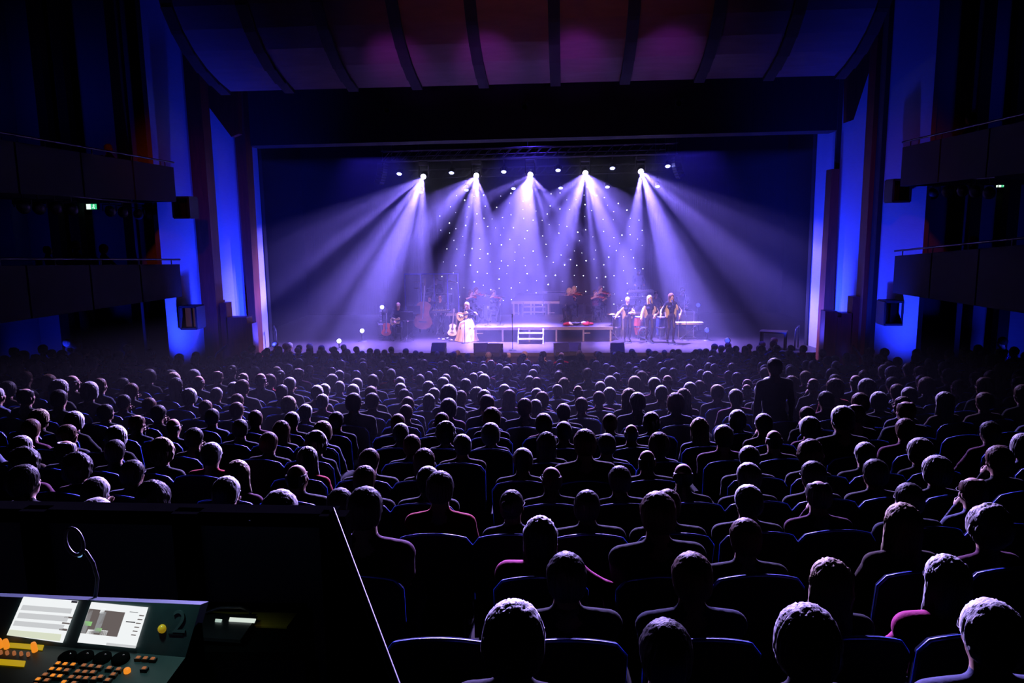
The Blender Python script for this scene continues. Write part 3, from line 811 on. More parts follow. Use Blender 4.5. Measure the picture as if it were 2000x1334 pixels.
def hair_mesh(kind, h=.009, seed=0, fem=False):
    b = Blob(); g = .014
    def shell(g, back=True):
        b.ell((0, -.018, .030), (.075+g, .096+g, .087+g), 0, .02)
        b.ell((0, -.045, -.02), (.068+g, .060+g, .070+g*.5), 0, .02)
    if kind in 's':
        shell(.021); b.ell((0, .122, -.055), (.10, .070, .115), 0, .015, True); b.ell((0, -.02, -.140), (.14, .14, .065), 0, .02, True)
    elif kind == 'b':
        shell(.015); b.ell((0, .115, -.055), (.10, .070, .115), 0, .015, True); b.ell((0, -.02, -.135), (.14, .14, .065), 0, .02, True)
        b.ell((0, .035, .125), (.062, .105, .062), 0, .02, True)
    elif kind == 'x':
        shell(.008); b.ell((0, .115, -.03), (.13, .085, .16), 0, .015, True); b.ell((0, -.02, -.135), (.14, .14, .065), 0, .02, True)
        b.ell((0, .0, .115), (.12, .14, .095), 0, .02, True)
    elif kind == 'f':
        shell(.034)
        for s in (-1, 1): b.ell((s*.074, -.005, -.025), (.030, .065, .075), 0, .03)
        b.ell((0, -.075, -.045), (.080, .05, .075), 0, .03)
        b.ell((0, .135, -.06), (.070, .085, .125), 0, .02, True); b.ell((0, .01, -.17), (.12, .12, .06), 0, .02, True)
    elif kind == 'l':
        shell(.022)
        for s in (-1, 1):
            b.cap((s*.075, -.01, .02), (s*.088, .01, -.20), .026, .024, 0, .03)
        b.ell((0, -.070, -.10), (.088, .045, .16), 0, .03); b.ell((0, -.075, -.22), (.090, .036, .12), 0, .03)
        b.ell((0, .125, -.07), (.060, .085, .15), 0, .02, True)
    elif kind == 'c':
        shell(.040)
        r_ = random.Random(seed+5)
        for _ in range(46):
            a = r_.uniform(0, 2*math.pi); t = r_.uniform(-.6, 1.45); rr = .105
            b.ell((math.cos(a)*math.cos(t)*rr, -.03+math.sin(a)*math.cos(t)*rr*1.05, .02+math.sin(t)*.125), (.028, .028, .028), 0, .012)
        b.ell((0, .145, -.06), (.070, .085, .12), 0, .02, True); b.ell((0, .01, -.19), (.13, .13, .07), 0, .02, True)
    elif kind == 'n':
        shell(.010); b.ell((0, .115, -.055), (.10, .070, .115), 0, .015, True); b.ell((0, -.02, -.135), (.14, .14, .065), 0, .02, True)
        b.ell((0, -.125, .045), (.040, .036, .040), 0, .015)
    elif kind == 'p':
        shell(.012); b.ell((0, .115, -.055), (.10, .070, .115), 0, .015, True); b.ell((0, -.02, -.135), (.14, .14, .065), 0, .02, True)
        b.cap((0, -.11, .03), (0, -.150, -.03), .030, .036, 0, .02); b.cap((0, -.150, -.03), (0, -.135, -.20), .036, .014, 0, .02)
    V, Q, _ = b.mesh_data(h)
    V = relax(V, Q, 1, .4)
    th = np.arctan2(V[:, 0], V[:, 1]+.02); ph = rng.uniform(0, 6, 8)       # combed strands
    amp = .0024 if kind in 'sbxnp' else .0036
    w = sum(np.sin((23+9*i)*th+ph[i]+V[:, 2]*(18+7*i)*(-1)**i) for i in range(4))*amp*.5
    rad = V-np.array([0, -.02, .02]); rad /= np.linalg.norm(rad, axis=1)[:, None]+1e-9
    w = w+(.0009*np.sin(V[:, 0]*210+ph[4])*np.sin(V[:, 1]*190+ph[5])+.0010*np.sin(V[:, 0]*61+V[:, 2]*70+ph[6])*np.sin(V[:, 1]*57+ph[7]))*(1 if kind != 'x' else .4)
    V = V+rad*w[:, None]
    return np_mesh('hair_'+kind, V, Q)
HAIR = {k: hair_mesh(k) for k in 'sbxflcnp'}

def glasses_mesh():
    mb = MB()
    for s in (-1, 1):
        mb.tube([(s*.033+.021*math.cos(a), .101, .001+.017*math.sin(a)) for a in [i*math.pi/6 for i in range(13)]], .0022, 5, False)
        mb.tube([(s*.054, .100, .004), (s*.079, .06, .006), (s*.082, -.02, .002)], .002, 5)
    return mb.tube([(-.012, .103, .004), (.012, .103, .004)], .002, 5).mesh('glasses')
GLASSES = glasses_mesh()

def dress(o, HM, kind, col, top='k', skin='skin', bottom=None, gl=False):
    """hair (and glasses) as children, clothing colours on the object's own slots"""
    if kind != '-':
        hr = obj('hair', HAIR[kind], None, o); hr.matrix_local = HM
        if not HAIR[kind].materials: HAIR[kind].materials.append(HAIRM['k'])
        hr.material_slots[0].link = 'OBJECT'; hr.material_slots[0].material = HAIRM[col]
    if gl:
        g = obj('glasses', GLASSES, M['black'], o); g.matrix_local = HM
    for i, m in ((0, M[skin]), (1, CLOM[top] if isinstance(top, str) else top), (2, bottom)):
        if m is None: continue
        o.material_slots[i].link = 'OBJECT'; o.material_slots[i].material = m

# ================================================================== stage: risers, steps, gear
def floor_pt(px, py, z=STAGE): return at(px, py, Z=z)
M['redwood'] = mat('red_sunburst_lacquer', (.42, .07, .02), .25, var=.35, scale=4)
M['bassw'] = mat('double_bass_varnish', (.30, .07, .025), .3, var=.3, scale=5, stretch=(1, 1, .3))
M['cream'] = mat('cream_lacquer', (.80, .72, .55), .3, var=.05)
M['ivory'] = mat('ivory_keys', (.85, .82, .75), .35, var=.02)
M['ebony'] = mat('ebony_wood', (.02, .016, .014), .4)
M['spruce'] = mat('spruce_top', (.62, .38, .16), .35, var=.2, scale=6)
M['redcloth'] = mat('red_cloth', (.55, .03, .03), .8)
M['whitecloth'] = mat('white_cloth', (.80, .78, .76), .8)
M['dressc'] = mat('champagne_tulle', (.80, .64, .45), .7, var=.12, scale=14, stretch=(8, 8, .6), sheen=.5)
M['gold'] = mat('sequin_gold', (.70, .56, .38), .45, .0, var=.35, scale=160, bump=.6)
M['leather'] = mat('black_leather', (.035, .022, .025), .35, var=.2, scale=20)
M['drumshell'] = mat('drum_lacquer', (.05, .06, .16), .2, .2)
M['skinhead'] = mat('drum_head', (.75, .75, .74), .5, var=.04)
M['brass'] = mat('brass', (.75, .50, .16), .22, .95, var=.1)

ZRI = STAGE+.52
def riser(name, X0, X1, Y0_, Y1_, z, label, nfront):
    r = empty(name, ((X0+X1)/2, (Y0_+Y1_)/2, STAGE), 0, label, 'stage riser')
    w, d = X1-X0, Y1_-Y0_; h = z-STAGE
    MB().box((0, 0, h-.03), (w, d, .06)).build('deck', M['deck'], r)
    MB().box((0, -d/2-.02, h-.05), (w+.04, .04, .10)).build('edge_rail', M['alu'], r)
    leg = MB().box((0, 0, (h-.1)/2), (.06, .06, h-.1)).mesh('leg')
    for k in range(nfront):
        for y in (-d/2+.06, d/2-.06):
            obj('leg', leg, M['alu'], r, (-w/2+.06+(w-.12)*k/(nfront-1), y, 0))
    for k in range(nfront-1):
        x = -w/2+.06+(w-.12)*k/(nfront-1)
        if k % 2 == 0: MB().tube([(x+.03, -d/2+.06, h*.55), (x+.25, -d/2+.06, h*.55)], .02, 6).build('brace', M['alu'], r)
    return r
yR = floor_pt(1000, 667).y
rx0, rx1 = at(926, 640, Y=yR).x, at(1196, 640, Y=yR).x
riser('stage_riser', rx0, rx1, yR, yR+3.6, ZRI, 'long low riser with silver edge and legs behind the lead singer', 6)
ux0, ux1 = at(1000, 588, Y=yR+3.65).x, at(1108, 588, Y=yR+3.65).x
ZUP = at(1050, 588, Y=yR+3.7).z
riser('stage_riser', ux0, ux1, yR+3.62, 34.1, ZUP, 'higher centre riser in front of the star cloth', 4)
dx0, dx1 = at(786, 600, Y=30).x, at(898, 600, Y=30).x
riser('stage_riser', dx0, dx1, 29.4, 32.4, STAGE+.75, 'drum riser behind the clear shield at stage left of picture', 4)
kx0, kx1 = at(1212, 600, Y=30.5).x, at(1352, 600, Y=30.5).x
riser('stage_riser', kx0, kx1, 30.0, 32.8, STAGE+.70, 'keyboard riser behind the three backing singers', 4)
def stairs(xa, xb, Yb, z0, z1, n, label, depth=.26):
    x0, x1 = xa, xb; w = x1-x0
    r = empty('steps', ((x0+x1)/2, Yb, z0), 0, label, 'steps')
    for k in range(n):
        z = (z1-z0)*(k+1)/(n+1)
        MB().box((0, -depth*(n-k)+depth/2, z-.02), (w, depth, .04), bev=.01).build('tread', M['alu'], r)
    for s in (-1, 1):
        MB().slab([(s*w/2-.015, 0, (z1-z0)*.92), (s*w/2-.015, -depth*n, .0), (s*w/2-.015, -depth*n+.1, 0), (s*w/2-.015, 0, (z1-z0)*.75)], (.03, 0, 0)).build('stringer', M['alu'], r)
stairs(at(1013, 650, Y=yR-.1).x, at(1061, 650, Y=yR-.1).x, yR-.05, STAGE, ZRI, 2, 'aluminium steps up to the front of the long riser')
stairs(at(1022, 600, Y=yR+3.5).x, at(1066, 600, Y=yR+3.5).x, yR+3.56, ZRI, ZUP, 2, 'small steps from the long riser to the higher centre riser')
# handrails of the upper riser
hr = empty('handrail', (at(1105, 588, Y=yR+3.4).x, yR+3.4, ZRI), 0, 'slim metal guard rail beside the higher centre riser', 'rail')
MB().tube([(0, 0, 0), (0, 0, .95), (-.9, 0, .95), (-.9, 0, 0)], .02, 6).build('rail_frame', M['alu'], hr)
MB().tube([(0, 0, .5), (-.9, 0, .5)], .015, 6).build('crossbar', M['alu'], hr)

def wedge(px, py, w, rz, label):
    p = floor_pt(px, py); r = empty('monitor_wedge', p, rz, label, 'loudspeaker')
    pr = [(-.22, 0), (.22, 0), (.22, .10), (-.05, .36), (-.22, .36)]
    m4 = Matrix(((0, 0, 1, 0), (-1, 0, 0, 0), (0, 1, 0, 0), (0, 0, 0, 1)))
    MB().prism(pr, w, m4).build('cabinet', M['black'], r)
    MB().slab([(-w/2+.03, -.215, .12), (w/2-.03, -.215, .12), (w/2-.03, .035, .36), (-w/2+.03, .035, .36)], (0, -.012, .012)).build('grille', M['steel'], r)
    for s in (-1, 1): MB().box((s*(w/2+.005), .1, .2), (.012, .1, .05)).build('handle', M['steel'], r)
for (px, py, w, rz), lb in zip(((857, 692, .46, 0), (940, 693, .46, .2), (966, 694, .46, -.2), (1097, 693, .46, .15), (1120, 692, .42, -.2), (1206, 693, .44, 0)),
        ('monitor wedge on the stage edge below the brown guitar player', 'monitor wedge below the seated lead singer, first of two', 'monitor wedge below the seated lead singer, second of two',
         'monitor wedge at the stage edge in front of the riser, first of two', 'monitor wedge at the stage edge in front of the riser, second of two', 'monitor wedge on the stage edge in front of the backing singers')):
    wedge(px, py, w, rz, lb)

def floor_par(px, py, Y, lens, label, glow, lean):
    p = at(px, py, Y=Y); r = empty('floor_light', (p.x, p.y, STAGE), 0, label, 'stage light', 'floor lights along the stage wings')
    c = Vector((0, 0, p.z-STAGE))
    MB().tube([(0, 0, .02), (0, 0, c.z-.02)], .02, 6).lathe([(0, .03), (.16, .02), (.17, 0)], n=14).build('stand', M['black'], r)
    b = MB().lathe([(0, -.14), (.07, -.14), (.10, -.02), (.085, .05), (.075, .051)], c, (lean, -.9, .1), 14).build('can', M['black'], r)
    MB().lathe([(0, .048), (.05, .046), (.075, .04)], c, (lean, -.9, .1), 14).build('lens', M[lens], b)
for a in ((662, 666, 25.6, 'lens_blue', 'bright blue floor light nearest the stage edge at far left', 1, .3), (707, 646, 27.2, 'lens_blue', 'bright blue floor light left of the red guitar', 1, .3), (746, 600, 29.5, 'lens_blue', 'bright blue light on a stand behind the seated guitarist', 1, .3),
          (1364, 596, 29.5, 'lens_deep', 'deep blue light on a tall stand behind the saxophone player', 1, -.3), (1381, 645, 27.2, 'lens_deep', 'deep blue floor light right of the stage piano', 1, -.3), (1421, 665, 25.6, 'lens_deep', 'deep blue floor light nearest the stage edge at far right', 1, -.3)):
    floor_par(*a)

BODY = [(-.24, 0), (-.232, .07), (-.20, .14), (-.13, .185), (-.06, .165), (0, .125), (.05, .112), (.10, .12), (.155, .142), (.20, .12), (.23, .07), (.24, 0)]
def outline(sx, sy, cut=0):
    up = [(x*sx, y*sy) for x, y in BODY]; dn = [(x*sx-(cut if x > .1 else 0), -y*sy) for x, y in BODY[-2:0:-1]]
    return up+dn
def strung(name, M4, label, cat, bm, sx=1, sy=1, th=.10, neck=.42, nw=.05, hole=True, cut=0, topm=None, solid=False):
    r = empty(name, (0, 0, 0), 0, label, cat); r.matrix_world = M4
    pts = outline(sx, sy, cut); n = len(pts)
    b = MB().prism(pts[::-1] if False else pts, th).build('body', M[bm], r)
    if topm: MB().prism([(x*.97, y*.97) for x, y in pts], .006, Matrix.Translation((0, 0, th/2+.003))).build('top_plate', M[topm], b)
    x1 = .24*sx
    MB().box((x1+neck/2-.10*sx, 0, th/2+.012), (neck+.2*sx, nw, .025)).build('neck', M['ebony'], r)
    MB().prism([(0, -nw*.5), (.16*sx**.5, -nw*.9), (.18*sx**.5, 0), (.16*sx**.5, nw*.9), (0, nw*.5)], .02, Matrix.Translation((x1+neck, 0, th/2+.008))).build('headstock', M['ebony'], r)
    MB().box((-.11*sx, 0, th/2+.012), (.02*sx, .15*sy, .02)).build('bridge', M['ebony'], r)
    if hole: MB().lathe([(0, .0), (.05*sx, 0)], (.04*sx, 0, th/2+.008), (0, 0, 1), 16).build('sound_hole', M['black'], r)
    if solid:
        for x in (-.05, .06): MB().box((x*sx, 0, th/2+.008), (.03, .08, .012)).build('pickup', M['chrome'], r)
    MB().box((x1/2+neck/2-.08, 0, th/2+.028), (neck+x1+.12, nw*.5, .002)).build('strings', M['chrome'], r)
    return r
def frame4(pos, x, z):
    x = Vector(x).normalized(); z = Vector(z); z = (z-x*z.dot(x)).normalized(); y = z.cross(x)
    m = Matrix((x, y, z)).transposed().to_4x4(); m.translation = Vector(pos); return m
def stool(pos, h, label, rz=0, m='black'):
    r = empty('stool', pos, rz, label, 'stool')
    MB().lathe([(0, h), (.15, h), (.165, h-.02), (.165, h-.05), (0, h-.055)], n=18).build('seat', M[m], r)
    for k in range(4):
        a = math.pi/4+k*math.pi/2
        MB().tube([(.10*math.cos(a), .10*math.sin(a), h-.05), (.19*math.cos(a), .19*math.sin(a), 0)], .014, 6).build('leg', M['steel'], r)
    MB().tube([(.155*math.cos(i*math.pi/8), .155*math.sin(i*math.pi/8), h*.35) for i in range(17)], .009, 5, False).build('foot_ring', M['steel'], r)
    return r
def mic_stand(pos, h, label, boom=0, rz=0, straight=True):
    r = empty('microphone_stand', pos, rz, label, 'microphone stand')
    MB().lathe([(0, .03), (.10, .025), (.13, .008), (.13, 0)], n=16).build('base', M['black'], r)
    MB().tube([(0, 0, .02), (0, 0, h)], .011, 6).build('pole', M['steel'], r)
    tip = Vector((0, boom, h+boom*.25))
    if boom: MB().tube([(0, -boom*.35, h-.1*boom), tip], .008, 6).build('boom', M['steel'], r)
    mk = MB().lathe([(0, 0), (.014, .0), (.018, .13), (.02, .14)], tip, (0, .8, .5), 10).build('microphone', M['black'], r)
    MB().ball(tip+Vector((0, .8, .5)).normalized()*.16, .027, 10).build('microphone_grille', M['steel'], mk)
    return r
def music_stand(pos, h, rz, label, light=True):
    r = empty('music_stand', pos, rz, label, 'music stand')
    for k in range(3):
        a = k*2*math.pi/3+.5; MB().tube([(0, 0, .22), (.24*math.cos(a), .24*math.sin(a), .01)], .010, 6).build('leg', M['steel'], r)
    MB().tube([(0, 0, .15), (0, 0, h)], .012, 6).build('pole', M['steel'], r)
    MB().box((0, .0, h+.12), (.50, .015, .34), 0, R(20)).build('desk', M['black'], r)
    MB().box((0, -.09, h-.03), (.50, .07, .012)).build('ledge', M['black'], r)
    if light: MB().tube([(0, 0, h+.29), (0, -.06, h+.36), (0, -.12, h+.33)], .008, 5).build('stand_lamp', M['steel'], r)
    return r

def put_person(name, px, Y, zfloor, py_head, rz, label, kind, col, top, group=None, skin='skin2', bottom=None, gl=False, cat='person', clamp=(.86, 1.16), **kw):
    V, Q, tg, HM = human(h=.0135, **kw)
    nat = HM.translation.z+.125
    c = at(px, py_head, Y=Y); sc_ = max(clamp[0], min(clamp[1], (c.z-zfloor)/nat))
    me = body_mesh('body', V, Q, tg)
    o = obj(name, me)
    o.matrix_world = Matrix.Translation((c.x, Y, zfloor)) @ Matrix.Rotation(math.pi+rz, 4, 'Z') @ Matrix.Scale(sc_, 4)
    o.location = (c.x, Y, zfloor); o.rotation_euler = (0, 0, math.pi+rz); o.scale = (sc_,)*3
    dress(o, HM, kind, col, top, skin, bottom, gl)
    tag(o, label, cat, group)
    m4 = Matrix.Translation((c.x, Y, zfloor)) @ Matrix.Rotation(math.pi+rz, 4, 'Z') @ Matrix.Scale(sc_, 4)
    return o, m4, HM, sc_
def norm4(m4):
    l, q, s_ = m4.decompose(); return Matrix.Translation(l) @ q.to_matrix().to_4x4()

# --- lead singer seated on a stool with a cream guitar, champagne skirt to the floor
pL = floor_pt(913, 664)
gd = Vector((-.93, .10, .30)).normalized(); gp = Vector((.12, .24, 1.00))
lead, m4, HM, s_ = put_person('person', 912, pL.y, STAGE, 590, -.1, 'blonde lead singer in champagne skirt playing a cream guitar on a stool', 'l', 'y', 'k', fem=True, seat=.62, lean=.05, skin='skin2',
                         hands=[gp+gd*.56+Vector((0, .05, -.04)), gp+Vector((.06, .11, .03))], feet=[(-.14, .30, .0), (.14, .30, .0)], sleeves=SKIN, hpitch=-.15, hyaw=.1,
                         hints=[(-.8, -.3, -.7), (.9, -.5, -.1)])
sk = []; n = 72; fs_ = []
prof_s = [(.13, .88, 0), (.20, .80, .02), (.27, .70, .10), (.31, .52, .16), (.36, .30, .16), (.41, .12, .16), (.45, .015, .16)]
for j, (r_, z, yo) in enumerate(prof_s):
    for k in range(n):
        a = 2*math.pi*k/n; f = 1+(.012+.045*j/6)*math.sin(k*math.pi/3.0+j*.3)+.03*math.sin(a*5)*(j/6)
        sk.append((r_*f*math.cos(a)*1.04, yo+r_*f*math.sin(a)*(1.05 if math.sin(a) > 0 else .8), z))
for j in range(len(prof_s)-1):
    for k in range(n): fs_.append((j*n+k, j*n+n+k, j*n+n+(k+1) % n, j*n+(k+1) % n))
me = bpy.data.meshes.new('skirt'); me.from_pydata(sk, [], [f[::-1] for f in fs_]); me.polygons.foreach_set('use_smooth', [True]*len(fs_))
tag(obj('skirt', me, M['dressc'], lead), 'full champagne tulle skirt')
strung('electric_guitar', norm4(m4 @ frame4(gp+Vector((0, .03, 0)), gd, (0, 1, .15))), 'cream electric guitar held by the blonde lead singer', 'guitar', 'cream', .95, .95, .05, .40, .05, False, .05, solid=True)
stool((pL.x, pL.y, STAGE), .62*s_-.01, 'dark stool under the champagne skirt of the lead singer')
mic_stand((pL.x+.0, pL.y-.75, STAGE), 1.12, 'slim microphone stand directly in front of the seated lead singer', .25, 0)

# --- three backing singers in sparkling jackets
M['sequin_top'] = M['gold']
for px, feet_y, hy, rz, col, hk, lab, hands, hints in (
        (1226, 669, 580, .10, 'y', 'n', 'backing singer with pinned blonde hair, one arm swung out to the side', [(-.06, .30, 1.18), (.52, .18, .98)], [(-.7, -.2, -.8), (.5, -.6, -.5)]),
        (1269, 670, 577, .12, 'y', 'l', 'middle backing singer with loose blonde hair and gold sequin jacket', [(-.16, .24, 1.02), (.34, .12, .86)], [(-.9, -.4, -.4), (.9, -.5, -.3)]),
        (1311, 672, 573, .22, 'n', 'l', 'brown-haired backing singer nearest the stage piano, singing into microphone', [(-.26, .20, .98), (.46, .26, 1.04)], [(-.9, -.4, -.4), (.5, -.6, -.5)])):
    p = floor_pt(px, feet_y-3)
    o, m4, HM, s_ = put_person('person', px, p.y, STAGE, hy, rz, lab, hk, col, 'k', 'three backing singers', fem=True, heels=True, hands=hands, hints=hints, feet=[(-.09, .05, 0), (.10, -.02, 0)], bottom=M['leather'], hyaw=.15, hpitch=.02)
    # open sequin jacket sleeves and fronts
    jb = Blob()
    for i, s in enumerate((-1, 1)):
        S = Vector((s*.172, -.01, .98+.38)); E, Wp = ik(S, hands[i], .285, .255, hints[i])
        jb.cap(S, E, .072, .060, 0, .02); jb.cap(E, E.lerp(Wp, .9), .059, .046, 0, .02)
        jb.cap((s*.115, -.02, 1.36), (s*.12, .0, 1.12), .075, .085, 0, .03); jb.cap((s*.12, 0, 1.12), (s*.13, 0, .96), .085, .08, 0, .03)
        jb.cap((s*.04, -.06, 1.36), (s*.05, -.07, .98), .075, .08, 0, .03)
    jb.ell((0, .14, 1.2), (.085, .14, .30), 0, .02, True)
    V, Q, _ = jb.mesh_data(.014); tag(obj('jacket', np_mesh('jacket', relax(V, Q), Q), M['gold'], o), 'sparkling gold sequin jacket')
    mic_stand((p.x-.02, p.y-.40, STAGE), 1.36, 'microphone stand in front of the '+lab.split(',')[0].split(' and ')[0][:60], .14, math.pi*0)
    for o2 in (COL.objects[-1],): pass

# --- seated guitarist at the left of the band
pG = floor_pt(780, 662)
gd = Vector((-.95, .10, .20)).normalized(); gp = Vector((.09, .23, .74))
o, m4, HM, s_ = put_person('person', 778, pG.y, STAGE, 590, .05, 'bald guitarist in dark clothes seated with a pale electric guitar', 'x', 'g', 'k', seat=.58, lean=.08, hands=[gp+gd*.52+Vector((0, .05, -.03)), gp+Vector((.05, .11, .02))], hpitch=-.25, skin='skin',
                        hints=[(-.8, -.3, -.7), (.9, -.5, -.1)])
strung('electric_guitar', norm4(m4 @ frame4(gp+Vector((0, .03, 0)), gd, (0, 1, .1))), 'pale electric guitar on the lap of the bald guitarist', 'guitar', 'cream', .85, .85, .05, .40, .05, False, .05, solid=True)
stool((pG.x-.02, pG.y, STAGE), .58*s_-.01, 'dark stool under the bald seated guitarist')
music_stand((pG.x+.42, pG.y-.55, STAGE), .80, 0, 'music stand beside the bald seated guitarist')
# --- red guitar on its stand and cabinet
pr_ = floor_pt(757, 664)
gs = empty('guitar_stand', pr_, 0, 'tubular stand holding the red acoustic guitar', 'stand')
MB().tube([(-.16, -.12, 0), (0, .02, .30), (0, .10, .62)], .012, 6).tube([(.16, -.12, 0), (0, .02, .30)], .012, 6).tube([(0, .10, .62), (0, .22, 0)], .012, 6).build('tripod', M['steel'], gs)
MB().tube([(-.12, -.16, .16), (0, -.02, .16), (.12, -.16, .16)], .012, 6).build('cradle', M['rubber'], gs)
strung('acoustic_guitar', Matrix.Translation(pr_+Vector((0, -.08, .40))) @ frame4((0, 0, 0), (0, .25, 1), (0, -1, .25)), 'red acoustic guitar standing on a stand left of the seated guitarist', 'guitar', 'redwood', 1.0, 1.0, .10, .38, .05, True, topm='redwood')
pa = floor_pt(745, 662); pa.y += .7
am = empty('amplifier', pa, 0, 'dark guitar amplifier with chrome corners behind the red guitar', 'amplifier')
MB().box((0, 0, .28), (.52, .30, .52), bev=.02).build('cabinet', M['black'], am); MB().box((0, -.155, .24), (.46, .01, .36)).build('grille', M['steel'], am)
MB().box((0, -.155, .48), (.46, .012, .07)).build('control_panel', M['chrome'], am)
for s in (-1, 1):
    for z in (.04, .52): MB().box((s*.245, -.14, z), (.04, .04, .04)).build('corner', M['chrome'], am)
MB().tube([(-.1, 0, .55), (-.08, 0, .59), (.08, 0, .59), (.1, 0, .55)], .012, 6).build('handle', M['rubber'], am)
ck = empty('accessory_stand', pa+Vector((-.08, -.35, 0)), 0, 'slim stand with shiny clamps behind the red guitar', 'stand')
MB().tube([(0, 0, 0), (0, 0, 1.05)], .014, 6).build('pole', M['chrome'], ck)
MB().lathe([(0, .03), (.13, .01), (.14, 0)], n=14).build('base', M['steel'], ck)
for z in (.62, .82, 1.0): MB().ball((0, 0, z), (.06, .05, .04), 10).build('clamp', M['chrome'], ck)

# --- double bass and its player
pB = floor_pt(828, 655); YB = pB.y+.3
bx = at(828, 640, Y=YB).x
strung('double_bass', Matrix.Translation((bx, YB, STAGE+.72)) @ frame4((0, 0, 0), (.05, .22, 1), (0, -1, .22)), 'tall brown double bass standing behind the seated guitarist', 'double bass', 'bassw', 2.25, 2.0, .22, .62, .06, False)
o, m4, HM, s_ = put_person('person', 839, YB+.42, STAGE, 583, .1, 'dark-clothed double bass player standing behind the brown double bass', 's', 'k', 'k', hands=[(.28, .30, 1.36), (.18, .40, .95)], skin='skin', hpitch=-.1)
# --- keyboard player beside the double bass
pk = floor_pt(861, 655); Yk = pk.y+.2
o, m4, HM, s_ = put_person('person', 860, Yk+.25, STAGE, 580, -.1, 'man in black standing at a small keyboard beside the lead singer', 'b', 'n', 'k', hands=[(-.14, .40, .98), (.16, .40, .98)], skin='skin', hpitch=-.2)
def keyboard(pos, w, h, rz, label, col='black', tiers=1):
    r = empty('keyboard', pos, rz, label, 'keyboard')
    MB().box((0, 0, h), (w, .32, .09), bev=.012).build('body', M[col], r)
    nk = int(w/.024)
    kt = empty('keybed', (0, -.05, h+.05)); kt.parent = r
    wk = MB().box((0, 0, 0), (.021, .14, .016)).mesh('white_key'); bk = MB().box((0, .03, .012), (.012, .09, .014)).mesh('black_key')
    for k in range(min(nk, 52)):
        x = -w*.44+w*.88*(k+.5)/min(nk, 52)
        obj('white_key', wk, M['ivory'], kt, (x, 0, 0))
        if k % 7 not in (2, 6): obj('black_key', bk, M['ebony'], kt, (x+w*.44/min(nk, 52), 0, 0))
    for s in (-1, 1): MB().tube([(s*w*.32, -.14, 0), (-s*w*.32, .0, h-.05)], .016, 6).build('stand_leg', M['steel'], r)
    MB().tube([(-w*.4, 0, h-.05), (w*.4, 0, h-.05)], .016, 6).build('stand_bar', M['steel'], r)
    return r
keyboard((at(862, 640, Y=Yk-.2).x, Yk-.25, STAGE), .75, .92, math.pi, 'small dark keyboard on a folding stand left of the lead singer')
music_stand((at(808, 640, Y=YB-.3).x, YB-.2, STAGE), .85, .1, 'music stand with pale legs in front of the double bass')
# second acoustic guitar and pedals by the lead singer
p2 = floor_pt(884, 664)
strung('acoustic_guitar', Matrix.Translation(p2+Vector((0, .05, .36))) @ frame4((0, 0, 0), (.08, .25, 1), (0, -1, .25)), 'pale acoustic guitar resting on the floor beside the champagne skirt', 'guitar', 'spruce', .95, .95, .10, .38, .05, True, topm='cream')
for k, (px, py) in enumerate(((858, 663), (866, 664), (873, 662), (880, 666))):
    p = floor_pt(px, py); r = empty('effect_pedal', p, .2*k, '%s shiny effect pedal from the left on the floor beside the lead singer' % nth(k), 'pedal', 'pedals by the lead singer')
    MB().box((0, 0, .03), (.12, .17, .05), bev=.01).build('case', M['alu'] if k % 2 else M['chrome'], r)
    MB().lathe([(0, .075), (.015, .075), (.015, .055)], (0, -.04, 0), n=10).build('footswitch', M['chrome'], r)

# --- drum kit behind a clear shield
YD, ZD = 30.6, STAGE+.75
dxc = at(850, 600, Y=YD).x
o, m4, HM, s_ = put_person('person', 852, YD+.55, ZD, 547, 0, 'drummer seated behind the clear shield at the back', 's', 'k', 'n', seat=.5, hands=[(-.25, .45, .82), (.3, .42, .85)], skin='skin', clamp=(.9, 1.2))
stool((at(852, 560, Y=YD+.55).x, YD+.55, ZD), .5*s_-.01, 'round drum stool under the drummer')
dk = empty('drum_kit', (dxc, YD, ZD), 0, 'drum kit with brass cymbals behind the clear shield', 'drum kit')
def drum(c, d, r, h, name, root, shell='drumshell', headm='skinhead'):
    b = MB().lathe([(r, 0), (r, h)], c, d, 22).build(name, M[shell], root)
    MB().lathe([(0, h*1.0), (r*.97, h)], c, d, 22).lathe([(r*.97, 0), (0, 0)], c, d, 22).build('drum_head', M[headm], b)
    MB().lathe([(r*1.0, -.012), (r*1.05, -.012), (r*1.05, .02), (r, .02)], c, d, 22).lathe([(r, h-.02), (r*1.05, h-.02), (r*1.05, h+.012), (r, h+.012)], c, d, 22).build('hoop', M['chrome'], b)
    return b
drum((0, .2, .29), (0, -1, 0), .28, .40, 'bass_drum', dk)
for x, z, r in ((-.2, .66, .14), (.2, .66, .15)): drum((x, -.02, z), (0, .3, 1), r, .18, 'tom', dk)
drum((.48, .25, .25), (0, 0, 1), .20, .36, 'floor_tom', dk); drum((-.45, .3, .50), (0, .1, 1), .175, .14, 'snare_drum', dk)
for x, y, z, r in ((-.65, .05, 1.12, .23), (.62, .05, 1.15, .25), (-.75, .35, .85, .18), (.15, -.1, 1.22, .2)):
    c = MB().lathe([(0, .035), (.03, .03), (.05, .012), (r, -.02), (r, -.023), (.04, .005)], (x, y, z), (.12, .2, 1), 22).build('cymbal', M['brass'], dk)
    MB().tube([(x, y, 0), (x, y, z)], .012, 6).build('cymbal_stand', M['chrome'], dk)
sh = empty('drum_shield', (dxc, 29.7, ZD), 0, 'clear acrylic drum shield with blue-lit frame around the drum kit', 'screen')
fx = [at(px, 560, Y=29.7).x-dxc for px in (791, 822, 848, 874, 895)]; fh = at(840, 534, Y=29.7).z-ZD
bf = mat('blue_frame', (.06, .08, .8), .4)
for i in range(4):
    a, b = fx[i], fx[i+1]
    MB().box(((a+b)/2, 0, fh/2), (b-a-.06, .012, fh-.06)).build('shield_panel', M['glass'], sh)
